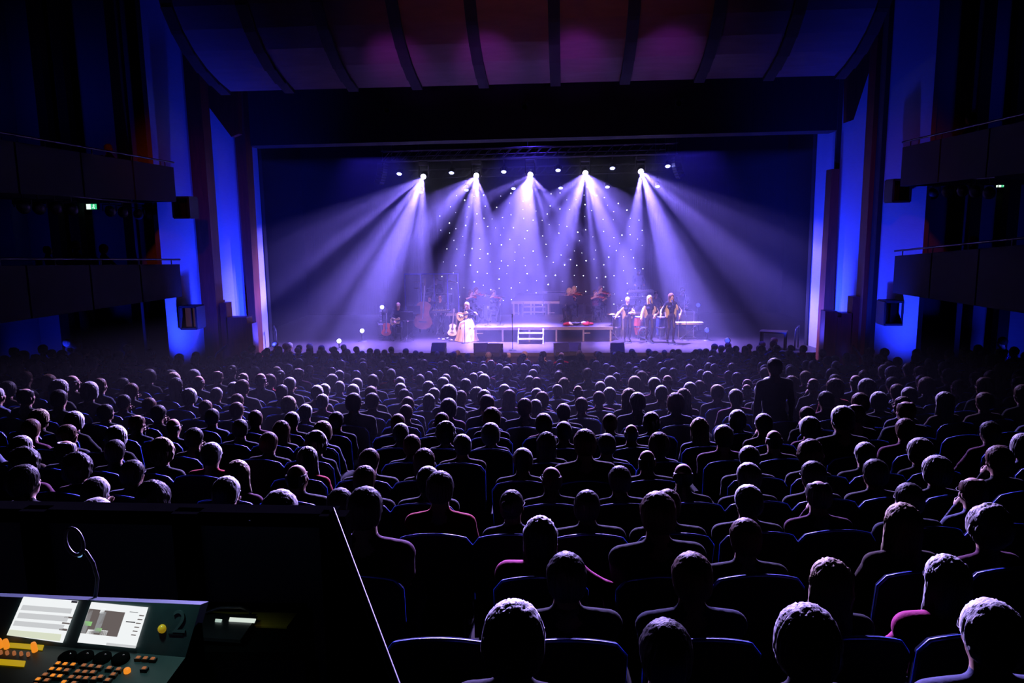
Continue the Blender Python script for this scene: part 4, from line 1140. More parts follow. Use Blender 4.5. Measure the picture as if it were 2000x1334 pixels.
for x in fx: MB().box((x, 0, fh/2), (.05, .05, fh)).build('frame_post', bf, sh)
MB().box(((fx[0]+fx[-1])/2, 0, fh-.02), (fx[-1]-fx[0]+.04, .055, .05)).build('top_rail', bf, sh)

# --- string players on the riser
def bow(m4, p, d, label):
    r = empty('violin_bow', (0, 0, 0), 0, label, 'bow'); r.matrix_world = norm4(m4 @ frame4(p, d, (0, 0, 1)))
    MB().tube([(-.35, 0, .012), (0, 0, .004), (.37, 0, .014)], .005, 5).build('stick', M['redwood'], r)
    MB().box((0, 0, -.010), (.68, .008, .002)).build('bow_hair', M['ivory'], r)
def violinist(px, Y, z, py, rz, lab, hk, col, top, seat, fem=True):
    vd = Vector((-.62, .74, -.05)).normalized(); vp = Vector((-.13, .20, (seat+.56) if seat else 1.44))
    if seat: vp.z = seat+.60
    hands = [vp+vd*.33+Vector((0, 0, -.05)), vp+vd*.1+Vector((.26, .12, .02))]
    o, m4, HM, s_ = put_person('person', px, Y, z, py, rz, lab, hk, col, top, 'string players on the riser', fem=fem, seat=seat, hands=hands, hints=[(-.3, .2, -1), (1, -.2, -.4)], hyaw=.5, htilt=-.15, sleeves=SKIN, clamp=(.8, 1.2))
    strung('violin', norm4(m4 @ frame4(vp+vd*.06, vd, (.25, .1, 1))), 'red-brown violin under the chin of the '+lab.split(' playing')[0], 'violin', 'redwood', .75, .55, .045, .14, .028, False)
    bow(m4, vp+vd*.13+Vector((.10, .05, .055)), (.8, .55, .12), 'violin bow held by the '+lab.split(' playing')[0])
    if seat: stool((o.location.x, Y, z), seat*s_-.01, 'black chair stool under the '+lab.split(' playing')[0])
yv = yR+.9
violinist(920, yv+.9, ZRI, 566, .3, 'long-haired violinist playing behind the lead singer', 'l', 'n', 'k', .46)
violinist(930, yv+1.9, ZRI, 561, .2, 'taller dark violinist playing at the back behind the lead singer', 's', 'n', 'k', .46, False)
violinist(963, yv+.9, ZRI, 566, .1, 'bob-haired violinist playing on the riser left of the steps', 'f', 'n', 'k', .46)
violinist(1112, yv+.9, ZRI, 563, -.2, 'fair violinist playing behind the dark stands right of the steps', 'f', 'y', 'k', .46)
violinist(1122, yv+1.9, ZRI, 559, -.1, 'rear violinist playing behind the fair violinist right of the steps', 'l', 'y', 'k', .46)
violinist(1163, yv+.9, ZRI, 566, .2, 'plum-clad violinist playing with tied hair near the end of the riser', 'n', 'n', 'v', .46)
violinist(1173, yv+2.0, ZRI, 558, .1, 'tall rear violinist playing at the end of the riser', 's', 'n', 'k', .46, False)
for px, lab in ((1106, 'first'), (1140, 'second')):
    music_stand((at(px, 620, Y=yv+.3).x, yv+.25, ZRI), .72, 0, '%s dark music stand from the left before the violinists right of the steps' % lab)
music_stand((at(945, 620, Y=yv+.3).x, yv+.25, ZRI), .70, 0, 'dark music stand between the violinists left of the steps')
mic_stand((at(953, 632, Y=yR+.4).x, yR+.4, ZRI), .58, 'short microphone stand with white tip on the riser behind the lead singer')
mic_stand((at(977, 632, Y=yR+.5).x, yR+.5, ZRI), .66, 'short microphone stand with red base on the riser left of the steps')
# cases and cloths left on the riser
for k, (px, w, m_, lab) in enumerate(((1108, .20, 'redcloth', 'red cloth heap at the left end of the pile on the riser'), (1117, .24, 'whitecloth', 'white cloth folded beside the red cloth on the riser'), (1128, .3, 'leather', 'dark open case lying on the riser right of the steps'),
                                     (1139, .22, 'whitecloth', 'white scarf lying between dark case and red bag on riser'), (1150, .28, 'redcloth', 'red and shiny bag at the right end of the riser'))):
    p = at(px, 634, Y=yR+.35+.1*(k % 2)); b_ = Blob()
    for q in range(5): b_.ell((random.uniform(-w/2, w/2), random.uniform(-.08, .08), .04+random.uniform(0, .05)), (random.uniform(.06, .12), .08, .05), 0, .03)
    V, Q, _ = b_.mesh_data(.016); V[:, 2] = np.maximum(V[:, 2], 0)
    tag(obj('cloth_heap' if 'cloth' in m_ else 'instrument_case', np_mesh('cloth_heap', V, Q), M[m_], None, (p.x, p.y, ZRI)), lab, 'cloth' if 'cloth' in m_ else 'case')

# --- keyboards at the back, their player, saxophone, percussion
ZK = STAGE+.70
o, m4, HM, s_ = put_person('person', 1247, 31.8, ZK, 538, 0, 'keyboard player at the raised two-tier keyboards behind the singers', 's', 'g', 'u', hands=[(-.22, .42, 1.06), (.2, .42, 1.06)], skin='skin2', clamp=(.9, 1.25))
kx = at(1251, 566, Y=31.2)
keyboard((kx.x, 31.25, ZK), 1.05, kx.z-ZK-.06, math.pi, 'upper pale keyboard on the raised stand behind the singers', 'alu')
keyboard((kx.x, 30.85, ZK), 1.0, kx.z-ZK-.30, math.pi, 'lower keyboard on the raised stand behind the singers')
o, m4, HM, s_ = put_person('person', 1281, 29.2, STAGE, 568, .1, 'man in black with glasses standing between two backing singers', 'b', 'k', 'k', hands=[(-.16, .35, 1.1), (.16, .35, 1.1)], skin='skin', gl=True)
o, m4, HM, s_ = put_person('person', 1333, 28.9, STAGE, 562, .25, 'saxophone player in dark suit behind the stage piano', 's', 'n', 'g', hands=[(-.06, .30, 1.08), (.10, .30, .86)], skin='skin', hpitch=-.1, clamp=(.85, 1.2))
sx = empty('saxophone', (0, 0, 0), 0, 'gleaming silver saxophone held by the player in dark suit', 'saxophone'); sx.matrix_world = norm4(m4)
pth = [(0, .16, 1.50), (0, .22, 1.52), (0, .27, 1.47), (.01, .30, 1.30), (.04, .33, 1.05), (.07, .36, .82), (.09, .40, .73), (.09, .46, .72), (.08, .51, .79), (.07, .55, .93), (.07, .58, 1.02)]
MB().tube(pth, [.008, .010, .012, .018, .026, .034, .040, .044, .050, .062, .085], 14).build('tube', M['chrome'], sx)
for k in range(9): 
    q = Vector(pth[3]).lerp(Vector(pth[5]), k/8); MB().lathe([(0, .012), (.018, .012), (.020, 0)], q+Vector((0, .03, 0)), (0, 1, .1), 10).build('key_pad', M['chrome'], sx)
MB().tube([(0, .13, 1.50), (0, .17, 1.50)], .010, 8).build('mouthpiece', M['ebony'], sx)
# stage piano at the right end
pp = at(1345, 630, Y=27.6)
keyboard((pp.x, 27.6, STAGE), 1.0, pp.z-STAGE-.02, 0, 'pale-topped stage piano on a stand right of the singers', 'cream')
rk = empty('rack_case', (at(1339, 615, Y=28.1).x, 28.15, STAGE), 0, 'dark equipment rack case standing behind the stage piano', 'case')
zz = at(1339, 607, Y=28.1).z-STAGE
MB().box((0, 0, zz/2), (.56, .45, zz), bev=.02).build('case_body', M['black'], rk)
for s in (-1, 1): MB().box((s*.27, -.22, zz/2), (.03, .03, zz)).build('edge_strip', M['alu'], rk)
MB().box((0, -.23, zz*.6), (.46, .01, zz*.5)).build('rack_panel', M['steel'], rk)
mic_stand((at(1340, 640, Y=27.2).x, 27.2, STAGE), .86, 'microphone stand on the audience side of the stage piano', .2, 0)
# percussion between the singers
def conga(px, py, h, r, lab, m_):
    p = floor_pt(px, py); q = empty('conga_drum', p, 0, lab, 'drum', 'percussion behind the singers')
    MB().lathe([(r*.7, .12), (r*1.05, h*.55), (r*1.0, h*.8), (r*.88, h)], n=20).build('shell', M[m_], q)
    MB().lathe([(r*.88, h), (0, h+.005)], n=20).build('drum_head', M['skinhead'], q)
    MB().lathe([(r*.9, h-.03), (r*.96, h-.03), (r*.96, h+.01), (r*.9, h+.01)], n=20).build('hoop', M['chrome'], q)
    MB().lathe([(r*1.06, h*.52), (r*1.09, h*.55), (r*1.06, h*.58)], n=20).build('band', M['chrome'], q)
    for k in range(3):
        a = k*2*math.pi/3+.3; MB().tube([(r*.8*math.cos(a), r*.8*math.sin(a), .35), (r*1.3*math.cos(a), r*1.3*math.sin(a), 0)], .014, 6).build('leg', M['chrome'], q)
conga(1203, 662, .82, .17, 'chrome-hooped conga drum left of the pinned-hair singer', 'drumshell')
conga(1247, 660, .78, .17, 'conga drum standing between the first and middle backing singers', 'redwood')
conga(1290, 662, .80, .17, 'chrome-hooped conga drum between the middle and brown-haired singers', 'drumshell')
pc = floor_pt(1196, 664); ps = empty('cymbal_stand', pc, 0, 'cymbal on a chrome tripod at the left of the singers', 'stand')
MB().tube([(0, 0, .2), (0, 0, .95)], .012, 6).build('pole', M['chrome'], ps)
for k in range(3):
    a = k*2*math.pi/3; MB().tube([(0, 0, .3), (.22*math.cos(a), .22*math.sin(a), 0)], .010, 6).build('leg', M['chrome'], ps)
MB().lathe([(0, .99), (.04, .97), (.2, .935), (.2, .93)], n=20).build('cymbal', M['brass'], ps)
p = floor_pt(1258, 664); bb = empty('stage_fan', p, 0, 'round dark stage fan on the floor between two singers', 'fan')
MB().lathe([(.20, -.08), (.21, 0), (.20, .08)], (0, 0, .26), (0, 1, .1), 20).build('housing', M['black'], bb)
for k in range(5):
    a = k*2*math.pi/5; MB().box((.09*math.cos(a), 0, .26+.09*math.sin(a)), (.14, .015, .05), 0, 0).build('blade', M['drumshell'], bb)
MB().box((0, 0, .03), (.3, .2, .05)).build('base', M['black'], bb)
mic_stand(floor_pt(1001, 684), 1.10, 'slim microphone stand alone at the front of the stage')
# table in the wings
pt = floor_pt(1514, 683); tb = empty('side_table', (pt.x, pt.y+.25, STAGE), -.35, 'plain wooden table standing in the dark wings at the right', 'table')
MB().box((0, 0, .56), (.85, .5, .05), bev=.01).build('tabletop', M['stagefloor'], tb); lg = MB().box((0, 0, .27), (.07, .07, .54)).mesh('leg')
for s in (-1, 1):
    for q in (-1, 1): obj('leg', lg, M['stagefloor'], tb, (s*.37, q*.2, 0))

# ================================================================== audience
CLOTHN = dict(k='black', n='navy', g='charcoal', b='brown', r='red', p='pink', u='slate blue', w='pale', v='plum')
COLN = dict(w='white', g='grey', y='blond', n='brown', k='dark')
def hair_words(k, c):
    cn = COLN[c]
    return {'s': 'short %s-haired', 'b': 'balding %s-haired', 'x': 'bald %s-fringed', 'f': 'full %s-haired', 'l': 'long %s-haired', 'c': 'curly %s-haired', 'n': '%s-haired bun-wearing', 'p': '%s-haired pony-tailed'}[k] % cn
HEADS = '''16,815,xg 80,801,fy 70,820,sn 66,851,sg 52,879,ck 52,906,sk 115,762,sk 147,806,fw 136,832,sn 149,857,bg 170,890,ck 191,939,sg 191,972,sg 210,794,sk 229,836,fw 224,860,sk
262,811,bn 283,836,bg 262,904,sk 315,860,cy 305,951,ck 340,816,xg 371,806,fy 415,811,sk 439,806,fn 374,843,sk 415,864,swr 360,892,sg 458,841,fw 416,937,sw 486,900,ly 549,956,sg 535,872,xg 583,902,xg
528,860,sn 556,827,lng 572,813,sg 598,795,sw 625,822,fw 632,837,fy 616,851,cg 602,884,lgr 565,776,fy 621,771,fw 647,750,sw 500,729,xw 390,732,xg 528,732,fnr 476,741,sn 371,760,fw 395,753,sn 425,764,sg 458,750,fw
563,739,sg 586,717,bg 625,741,sn 661,725,sw 695,725,fw 690,752,fw 345,738,lk 248,774,sk 305,802,sk 294,785,sn 357,790,sk 465,792,sn 409,792,sn 500,804,sn 525,802,sk 658,804,sk 486,825,sk 665,953,sk 550,752,sk 465,769,sn
663,745,sg 698,740,fw 736,732,sk 651,732,fg 780,738,sw 819,733,sg 866,738,fw 945,732,fw 1034,734,sg 1048,739,sn 1093,738,ly 1191,736,fw 1172,745,sg 1239,736,fy 1277,737,sw 1253,724,sn
619,753,sw 724,755,sv 782,752,fw 827,746,fg 885,753,fw 838,757,sg 932,757,fg 985,752,fw 1015,746,fg 1048,758,sw 1088,752,sg 1141,753,xg 1116,748,sg 1190,758,fw 1228,759,ly 1254,767,sg 1291,752,sw
624,772,sg 693,767,sk 736,767,sk 796,776,sn 791,762,sk 838,773,lw 876,780,fg 894,762,sn 1008,762,ln 1058,767,fn 1046,780,sg 1032,777,sn 1100,788,sg 1135,776,sn 1169,764,sn 966,772,sn 945,764,sg
726,809,sg 792,802,sn 861,809,sn 778,816,sn 799,832,sg 945,825,fg 890,834,cg 899,851,sg 959,842,fg 1062,815,fg 1102,829,sg 1141,838,sn 1032,829,sk 1067,844,lk 1186,824,sw 1207,811,sn 1232,838,xg 1272,817,fg 1286,860,fn 1184,857,sk 1093,867,lk 1296,810,sn
805,853,sn 831,886,ln 910,885,ly 724,878,sn 1002,871,fn 1020,879,sg 957,902,sk 1076,909,xn 1146,899,sk 1263,892,xw 722,830,lk 810,916,swg 714,917,sn 885,928,skr 1001,954,nk 682,950,sk 1146,962,sk 1183,985,sk 1055,1009,lwp 1282,960,sn 1209,918,sk
1004,1181,fwk 1161,1061,bww 1105,1078,sk 1298,1209,sk 1494,713,sgu 1571,724,sy 1384,727,sw 1421,724,sn 1459,739,xw 1457,748,xw 1494,739,fw 1484,750,sw 1347,748,fw 1365,743,sn 1400,752,sy 1335,759,ly 1319,769,fn 1435,760,sg 1629,731,sk 1695,741,fg 1741,736,sk 1799,739,fn 1750,750,sv 1779,759,sg 1592,739,xg 1641,741,fnr 1678,767,sn 1715,767,fw 1645,794,sw 1611,764,sk
1424,799,fw 1440,805,fw 1366,816,ly 1412,830,sg 1505,811,sg 1513,802,sn 1510,837,xw 1580,804,sn 1580,823,fw 1765,816,sn 1485,865,ck 1580,864,cn 1384,888,fn 1461,890,sg 1345,907,xw 1461,913,sg 1687,877,sg 1795,865,fg 1930,830,sk 1961,876,sn 1996,853,fg 1825,897,fg 1708,907,sk 1587,914,sk 1461,949,sw 1590,942,bkw 1881,936,bn 1772,949,sk 1500,990,sg 1454,1012,sn 1780,983,ly 1926,993,cg 1307,841,sk 1303,960,sn
1349,1078,sn 1620,1092,ly 1846,1085,lwp 1562,1188,fg 1930,1170,sww'''.replace('sv', 'sn')
heads = []
for t in HEADS.split():
    x, y, c = t.split(','); heads.append((float(x), float(y), c[0], c[1], c[2] if len(c) > 2 else None))

# body prototypes
def proto(**kw):
    V, Q, tg, HM = human(h=.012, seat=.44, **kw); me = body_mesh('body', V, Q, tg); return me, HM
lap = [(-.10, .36, .60), (.10, .36, .60)]; lap2 = [(-.05, .30, .62), (.16, .40, .58)]
PROTO = {'m': [proto(hands=lap, lean=-.08, bulk=1.08), proto(hands=lap2, lean=-.04, hyaw=.32, bulk=1.05), proto(hands=lap, lean=-.10, bulk=1.15, hyaw=-.28, hpitch=.05), proto(hands=[(-.03, .17, 1.03), (.10, .30, .62)], lean=.06, hpitch=-.08)],
         'f': [proto(fem=True, hands=lap, lean=-.07), proto(fem=True, hands=lap2, lean=-.05, hyaw=.35, htilt=.08), proto(fem=True, hands=lap, lean=-.08, hyaw=-.30, htilt=-.06)]}
HT = PROTO['m'][0][1].translation.z+.128

# theatre seat prototype
def seat_mesh_parts():
    NU, NV = 12, 8
    def P(u, v, back):
        zt = .945+.055*(1-u*u); cr = max(0, abs(u)-.84)/.16; zt -= .040*cr*cr
        x = .248*u*(1-.05*(1-v)); z = .36+(zt-.36)*v
        y = -.172-.10*v+.045*u*u-(.06 if back else 0)
        return (x, y, z)
    def surf(back):
        mb = MB(); vs, fs = [], []
        for j in range(NV+1):
            for i in range(NU+1): vs.append(P(-1+2*i/NU, j/NV, back))
        for j in range(NV):
            for i in range(NU):
                a = j*(NU+1)+i; f = (a, a+1, a+NU+2, a+NU+1); fs.append(f if back else f[::-1])
        mb._add(vs, fs, True); return mb
    fr, bk = surf(False), surf(True)
    # close the front cushion's rim towards the shell
    rim = [(-1, j/NV) for j in range(NV+1)]+[(-1+2*i/NU, 1) for i in range(1, NU+1)]+[(1, 1-j/NV) for j in range(1, NV+1)]
    vs = [P(u, v, False) for u, v in rim]+[P(u, v, True) for u, v in rim]; n = len(rim)
    fr._add(vs, [(i, i+1, n+i+1, n+i) for i in range(n-1)], True)
    mid = [tuple((np.array(P(u, v, False))+np.array(P(u, v, True)))/2) for u, v in rim[2:-2]]
    pip = MB().tube(mid, .0115, 6)  # added tube that draws the lit edge of the backrest
    cu = MB().box((0, .07, .383), (.47, .48, .10), bev=.03)
    ar = MB().box((0, .10, .60), (.045, .34, .035), bev=.008).box((0, .02, .36), (.03, .10, .46)).box((0, .04, .02), (.05, .34, .04))
    pd = MB().box((0, 0, .18), (.30, .12, .36)).box((0, 0, .015), (.36, .24, .03))
    return dict(backrest=(fr.mesh('backrest'), 'seatblue'), back_shell=(bk.mesh('back_shell'), 'shell'), piping=(pip.mesh('piping'), 'piping'), cushion=(cu.mesh('cushion'), 'seatblue'),
                armrest=(ar.mesh('armrest'), 'shell'), pedestal=(pd.mesh('pedestal'), 'shell'))
SEAT = seat_mesh_parts()
for me_, m_ in SEAT.values(): me_.materials.append(M[m_])
def add_seat(pos, rz, near):
    r = empty('theatre_seat', pos, rz)
    for k in ('backrest', 'back_shell', 'piping', 'cushion', 'pedestal'): obj(k, SEAT[k][0], None, r)
    if near:
        for s in (-1, 1): obj('armrest', SEAT['armrest'][0], None, r, (s*.262, 0, 0))
    return r

def row_hit(px, py, Rr):
    d = ray(px, py); hx, hy = d.x, d.y
    ox, oy = CP.x-HX, CP.y-CY
    a = hx*hx+hy*hy; b = 2*(ox*hx+oy*hy); c = ox*ox+oy*oy-Rr*Rr
    D_ = b*b-4*a*c
    if D_ < 0: return None
    t = (-b-math.sqrt(D_))/(2*a); return CP+d*t if t > 0 else None
rows = [dict(i=i, Y=Y0R+DR*i, R=CY-(Y0R+DR*i), z=zf(Y0R+DR*i), p=[]) for i in range(NROW)]
dropped = 0
for x, y, k, c, cl in sorted(heads, key=lambda h: -h[1]):
    cand = []
    for rw in rows[:20]:
        hit = row_hit(x, y, rw['R'])
        if hit is None: continue
        # the head sits a little in front of the backrest, on the row arc
        sc_ = (hit.z-rw['z'])/HT; ang = math.atan2(hit.x-HX, CY-hit.y); cand.append((abs(sc_-1), sc_, ang, rw))
    cand.sort(key=lambda q: q[0])
    ok = False
    for e, sc_, ang, rw in cand[:4]:
        if e > .17: break
        S = ang*rw['R']
        near = [q for q in rw['p'] if abs(q['s']-S) < .50]
        if near:
            if len(near) == 1 and abs(near[0]['s']-S) > .38:
                S = near[0]['s']+math.copysign(.50, S-near[0]['s'])
                if any(abs(q['s']-S) < .495 for q in rw['p']): continue
            else: continue
        rw['p'].append(dict(s=S, sc=max(.90, min(1.10, sc_)), k=k, c=c, cl=cl)); ok = True; break
    dropped += not ok
print('heads dropped', dropped, [len(r['p']) for r in rows])
# fill the gaps of every row with seats, some taken
LIM = {}
nperson = sum(len(r['p']) for r in rows)
slots = []
for rw in rows:
    Rr = rw['R']
    def inview(S):
        a = S/Rr; p = arc(Rr, a); px, py, dp = project((p.x, p.y, rw['z']+1.0))
        if abs(S) > Rr*math.asin(min(.97, 12.0/Rr)): return False
        if p.x < -12.6 or p.x > 10.4 or p.y > 23.6: return False
        if p.y > 18.5 and not (-8.9 < p.x < 6.6): return False
        if rw['i'] == 0 and p.x < -.15: return False
        if rw['i'] == 1 and p.x < -.72: return False
        if rw['i'] == 2 and px < 560: return False
        return -60 < px < 2060 and dp > .5
    ps = sorted(q['s'] for q in rw['p'])
    A = Rr*math.asin(min(.97, 12.0/Rr))
    edges = [-A-.27]+ps+[A+.27]
    for a, b in zip(edges, edges[1:]):
        n = int((b-a)/.535)-1
        if n < 1: continue
        for k in range(n):
            S = a+(b-a)*(k+1)/(n+1)
            if inview(S): slots.append((rw, S))
rs = random.Random(11)
budget = 300-nperson
free = []
for rw, S in slots:
    i = rw['i']
    if i >= 15: continue
    p = arc(rw['R'], S/rw['R']); px, py, dp = project((p.x, p.y, rw['z']+1.2))
    if i >= 5 and (py < 850 or px > 1650 or px < 330): free.append((rw, S))
rs.shuffle(free)
for rw, S in free[:max(0, budget)]:
    fem = rs.random() < .5
    rw['p'].append(dict(s=S, sc=rs.uniform(.94, 1.03), k=rs.choice('ffln' if fem else 'ssbx'), c=rs.choice('gnnkkgy'), cl=None))
taken = {(rw['i'], round(S, 4)) for rw, S in free[:max(0, budget)]}
SIT = {}
nseat = 0
crowd, seatcrowd = [], []
for rw in rows:
    i = rw['i']; Rr = rw['R']
    allp = sorted(rw['p'], key=lambda q: q['s'])
    for n_, q in enumerate(allp):
        p = arc(Rr, q['s']/Rr); a = q['s']/Rr
        rz = a+rs.uniform(-.09, .09)
        fem = q['k'] in 'flnpc'
        pool = PROTO['f' if fem else 'm']; me_, HM = pool[rs.choice((0, 0, 1, 2) if fem else (0, 0, 1, 2, 3))]
        if i < 3: me_, HM = pool[0]
        cl = q['cl']; top = cl if cl and cl != 'w' else rs.choice('kkkkngngbuv')
        o = obj('person', me_)
        o.location = (p.x, p.y, rw['z']); o.rotation_euler = (0, 0, rz); o.scale = (q['sc'],)*3
        dress(o, HM, q['k'], q['c'], top, rs.choice(('skin', 'skin2')), None, gl=(rs.random() < .3 and i < 10))
        if cl == 'w' or (i < 6 and rs.random() < .25):
            nk = HM.translation-Vector((0, .03, .155))
            co = MB().lathe([(.066, -.01), (.070, .02), (.060, .045), (.055, .045)], nk, (0, -.12, 1), 18).build('collar', CLOM['w'], o)
        if cl == 'p' and i < 4:
            cb_ = Blob(); sd = -1 if n_ < 3 else 1
            cb_.cap((-.20, -.06, .98), (.20, -.06, .98), .085, .085, 0, .04); cb_.cap((sd*.20, -.05, .98), (sd*.42, -.10, .90), .075, .045, 0, .04)
            cb_.cap((sd*.42, -.10, .90), (sd*.46, -.14, .62), .045, .05, 0, .04); cb_.cap((0, -.11, .92), (0, -.13, .55), .13, .14, 0, .05); cb_.ell((0, .02, 1.12), (.10, .09, .12), 0, .02, True)
            V, Q, _c = cb_.mesh_data(.014); tag(obj('coat', np_mesh('coat', relax(V, Q), Q), CLOM['p'], o), 'pink coat over the shoulders')
        lab = '%s listener in %s, %s row from the sound desk, %s person from left' % (hair_words(q['k'], q['c']), CLOTHN[top], nth(i), nth(n_))
        tag(o, lab, 'person', 'seated audience in the stalls')
    # seats: every person's, then the empty ones
    ss = [(q['s'], True) for q in allp]+[(S, False) for r2, S in slots if r2 is rw and (i, round(S, 4)) not in taken]
    ss.sort()
    if i <= 14:
        for n_, (S, occ) in enumerate(ss):
            p = arc(Rr, S/Rr)
            sr = add_seat((p.x, p.y, rw['z']), S/Rr, i < 7); nseat += 1
            tag(sr, '%s navy theatre seat, %s row from the sound desk, %s seat from left' % ('occupied' if occ else 'empty', nth(i), nth(n_)), 'seat', 'theatre seats in the stalls')
    else:
        for S, occ in ss:
            p = arc(Rr, S/Rr); seatcrowd.append((p.x, p.y, rw['z'], S/Rr))
            if not occ and rs.random() < .82: crowd.append((p.x, p.y, rw['z'], S/Rr+rs.uniform(-.1, .1), rs.uniform(.93, 1.05)))
print('persons', sum(len(r['p']) for r in rows), 'seats', nseat, 'crowd', len(crowd), len(seatcrowd))
# front rows beyond the three hundred nearest listeners
pr = []
for fem in (False, True):
    V, Q, tg, HM = human(h=.030, seat=.44, fem=fem, hands=lap, lean=-.07)
    b = Blob(); kk = 'f' if fem else 's'
    me_ = HAIR[kk]; hv = np.array([v.co[:] for v in me_.vertices]);
    hb = Blob(); hb.ell((0, -.02, .03), (.092, .112, .102) if fem else (.086, .106, .097), 0, .02); hb.ell((0, .12, -.055), (.09, .075, .115), 0, .015, True); hb.ell((0, 0, -.14), (.14, .14, .07), 0, .02, True)
    hb.xf(HM); V2, Q2, _ = hb.mesh_data(.022)
    pr.append((V, Q, tg, V2, Q2))
AV, AQ, AM, off = [], [], [], 0
for x, y, z, a, s_ in crowd:
    V, Q, tg, V2, Q2 = pr[rs.random() < .5]
    c_, n_ = math.cos(a), math.sin(a); Rm = np.array([[c_, -n_, 0], [n_, c_, 0], [0, 0, 1]])
    tm = tg[Q[:, 0]].copy(); tc_ = rs.choice((6, 7, 8, 9, 10, 6, 7)); tm[tm == TOP] = tc_
    AV += [V @ Rm.T*s_+[x, y, z], V2 @ Rm.T*s_+[x, y, z]]; AQ += [Q+off, Q2+off+len(V)]; AM += [tm, np.full(len(Q2), rs.choice((11, 12, 13, 14, 15)))]
    off += len(V)+len(V2)
if crowd:
    me_ = np_mesh('crowd', np.concatenate(AV), np.concatenate(AQ), np.concatenate(AM))
    for m_ in [M['skin'], CLOM['k'], M['jeans'], M['shoe'], M['eye'], M['lip'], CLOM['k'], CLOM['n'], CLOM['b'], CLOM['r'], CLOM['u']]+[HAIRM[k] for k in 'wgynk']: me_.materials.append(m_)
    tag(obj('front_rows_crowd', me_), 'dim crowd filling the front rows between the lit stalls and the stage', 'crowd', kind='stuff')
    mb = MB(); base = {}
    AV, AQ, AM, off = [], [], [], 0
    src = []
    for mi, k in enumerate(('backrest', 'back_shell', 'piping', 'cushion')):
        me_ = SEAT[k][0]; src.append((np.array([v.co[:] for v in me_.vertices]), np.array([list(p.vertices) for p in me_.polygons if len(p.vertices) == 4]), mi))
    for x, y, z, a in seatcrowd:
        c_, n_ = math.cos(a), math.sin(a); Rm = np.array([[c_, -n_, 0], [n_, c_, 0], [0, 0, 1]])
        for V, Q, mi in src:
            AV.append(V @ Rm.T+[x, y, z]); AQ.append(Q+off); AM.append(np.full(len(Q), mi)); off += len(V)
    me_ = np_mesh('front_rows_seating', np.concatenate(AV), np.concatenate(AQ), np.concatenate(AM))
    for m_ in ('seatblue', 'shell', 'piping', 'seatblue'): me_.materials.append(M[m_])
    tag(obj('front_rows_seating', me_), 'dim theatre seating of the front rows close to the stage', 'seating', kind='stuff')
# someone standing in the stalls, dark against the stage
V, Q, tg, HM = human(h=.012, lean=.05, bulk=1.08)
hit = None
best = min(rows[:20], key=lambda rw: abs((row_hit(1538, 711, rw['R']).z-rw['z'])/(HM.translation.z+.12)-1))
pp_ = row_hit(1538, 711, best['R'])
o = obj('person', body_mesh('body', V, Q, tg)); a_ = math.atan2(pp_.x-HX, CY-pp_.y)
p = arc(best['R']-.33, a_); o.location = (p.x, p.y, best['z']); o.rotation_euler = (0, 0, a_+.1); o.scale = ((pp_.z-best['z'])/(HM.translation.z+.12),)*3
dress(o, HM, 's', 'k', 'k'); tag(o, 'person in black standing up in the stalls, silhouetted at the right', 'person')

# ================================================================== lighting desk and booth
ZB = 4.18
K = at(652, 1004, Z=ZB); Lw = at(-90, 992, Z=ZB); E = at(800, 1380, Z=ZB)
M['boothpanel'] = mat('booth_panel', (.045, .060, .062), .6, var=.15, scale=3)
M['booth'] = mat('booth_black', (.004, .004, .0045), 1.0, spec=0)
M['edge'] = mat('polished_edge', (.014, .018, .024), .5, .1, spec=.1)
bt = empty('booth_partition', (K.x, K.y, zb), 0, 'black panelled partition around the lighting desk at lower left', 'partition')
off = -Vector((K.x, K.y, zb)); H = ZB-zb
def low(p): return Vector((p.x, p.y, 0))
u = (low(Lw)-low(K)); Lu = u.length; u.normalize(); nrm = Vector((-u.y, u.x, 0));
if nrm.y < 0: nrm = -nrm
cuts = [0, .62, 1.28, 1.98, 2.6, Lu]
for a, b in zip(cuts, cuts[1:]):
    p0, p1 = u*(a+.05), u*(b-.05)
    MB().slab([p0, p1, p1+Vector((0, 0, H-.06)), p0+Vector((0, 0, H-.06))], nrm*.03).build('panel', M['boothpanel'], bt)
for a in cuts[:-1]: MB().box((*(u*a+nrm*.01)[:2], H/2), (.11, .07, H), math.atan2(u.y, u.x)).build('post', M['booth'], bt)
MB().slab([Vector((0, 0, H-.06)), u*Lu+Vector((0, 0, H-.06)), u*Lu+Vector((0, 0, H-.06))+nrm*.09, Vector((0, 0, H-.06))+nrm*.09], (0, 0, .06)).build('top_rail', M['booth'], bt)
e = low(E)-low(K); nb = Vector((e.y, -e.x, 0)).normalized()
if nb.x < 0: nb = -nb
MB().slab([Vector((0, 0, 0)), e, e+Vector((0, 0, H-.02)), Vector((0, 0, H+.02))], -nb*.018).build('side_panel', M['booth'], bt)
MB().tube([Vector((0, 0, H+.025)), e*.5+Vector((0, 0, H+.005)), e+Vector((0, 0, H-.015))], .004, 8).build('edge_trim', M['edge'], bt)
for t in (.35, 1.6): MB().ball(u*t+Vector((0, 0, H-.03))-nrm*.005, .008, 8).build('bolt', M['chrome'], bt)

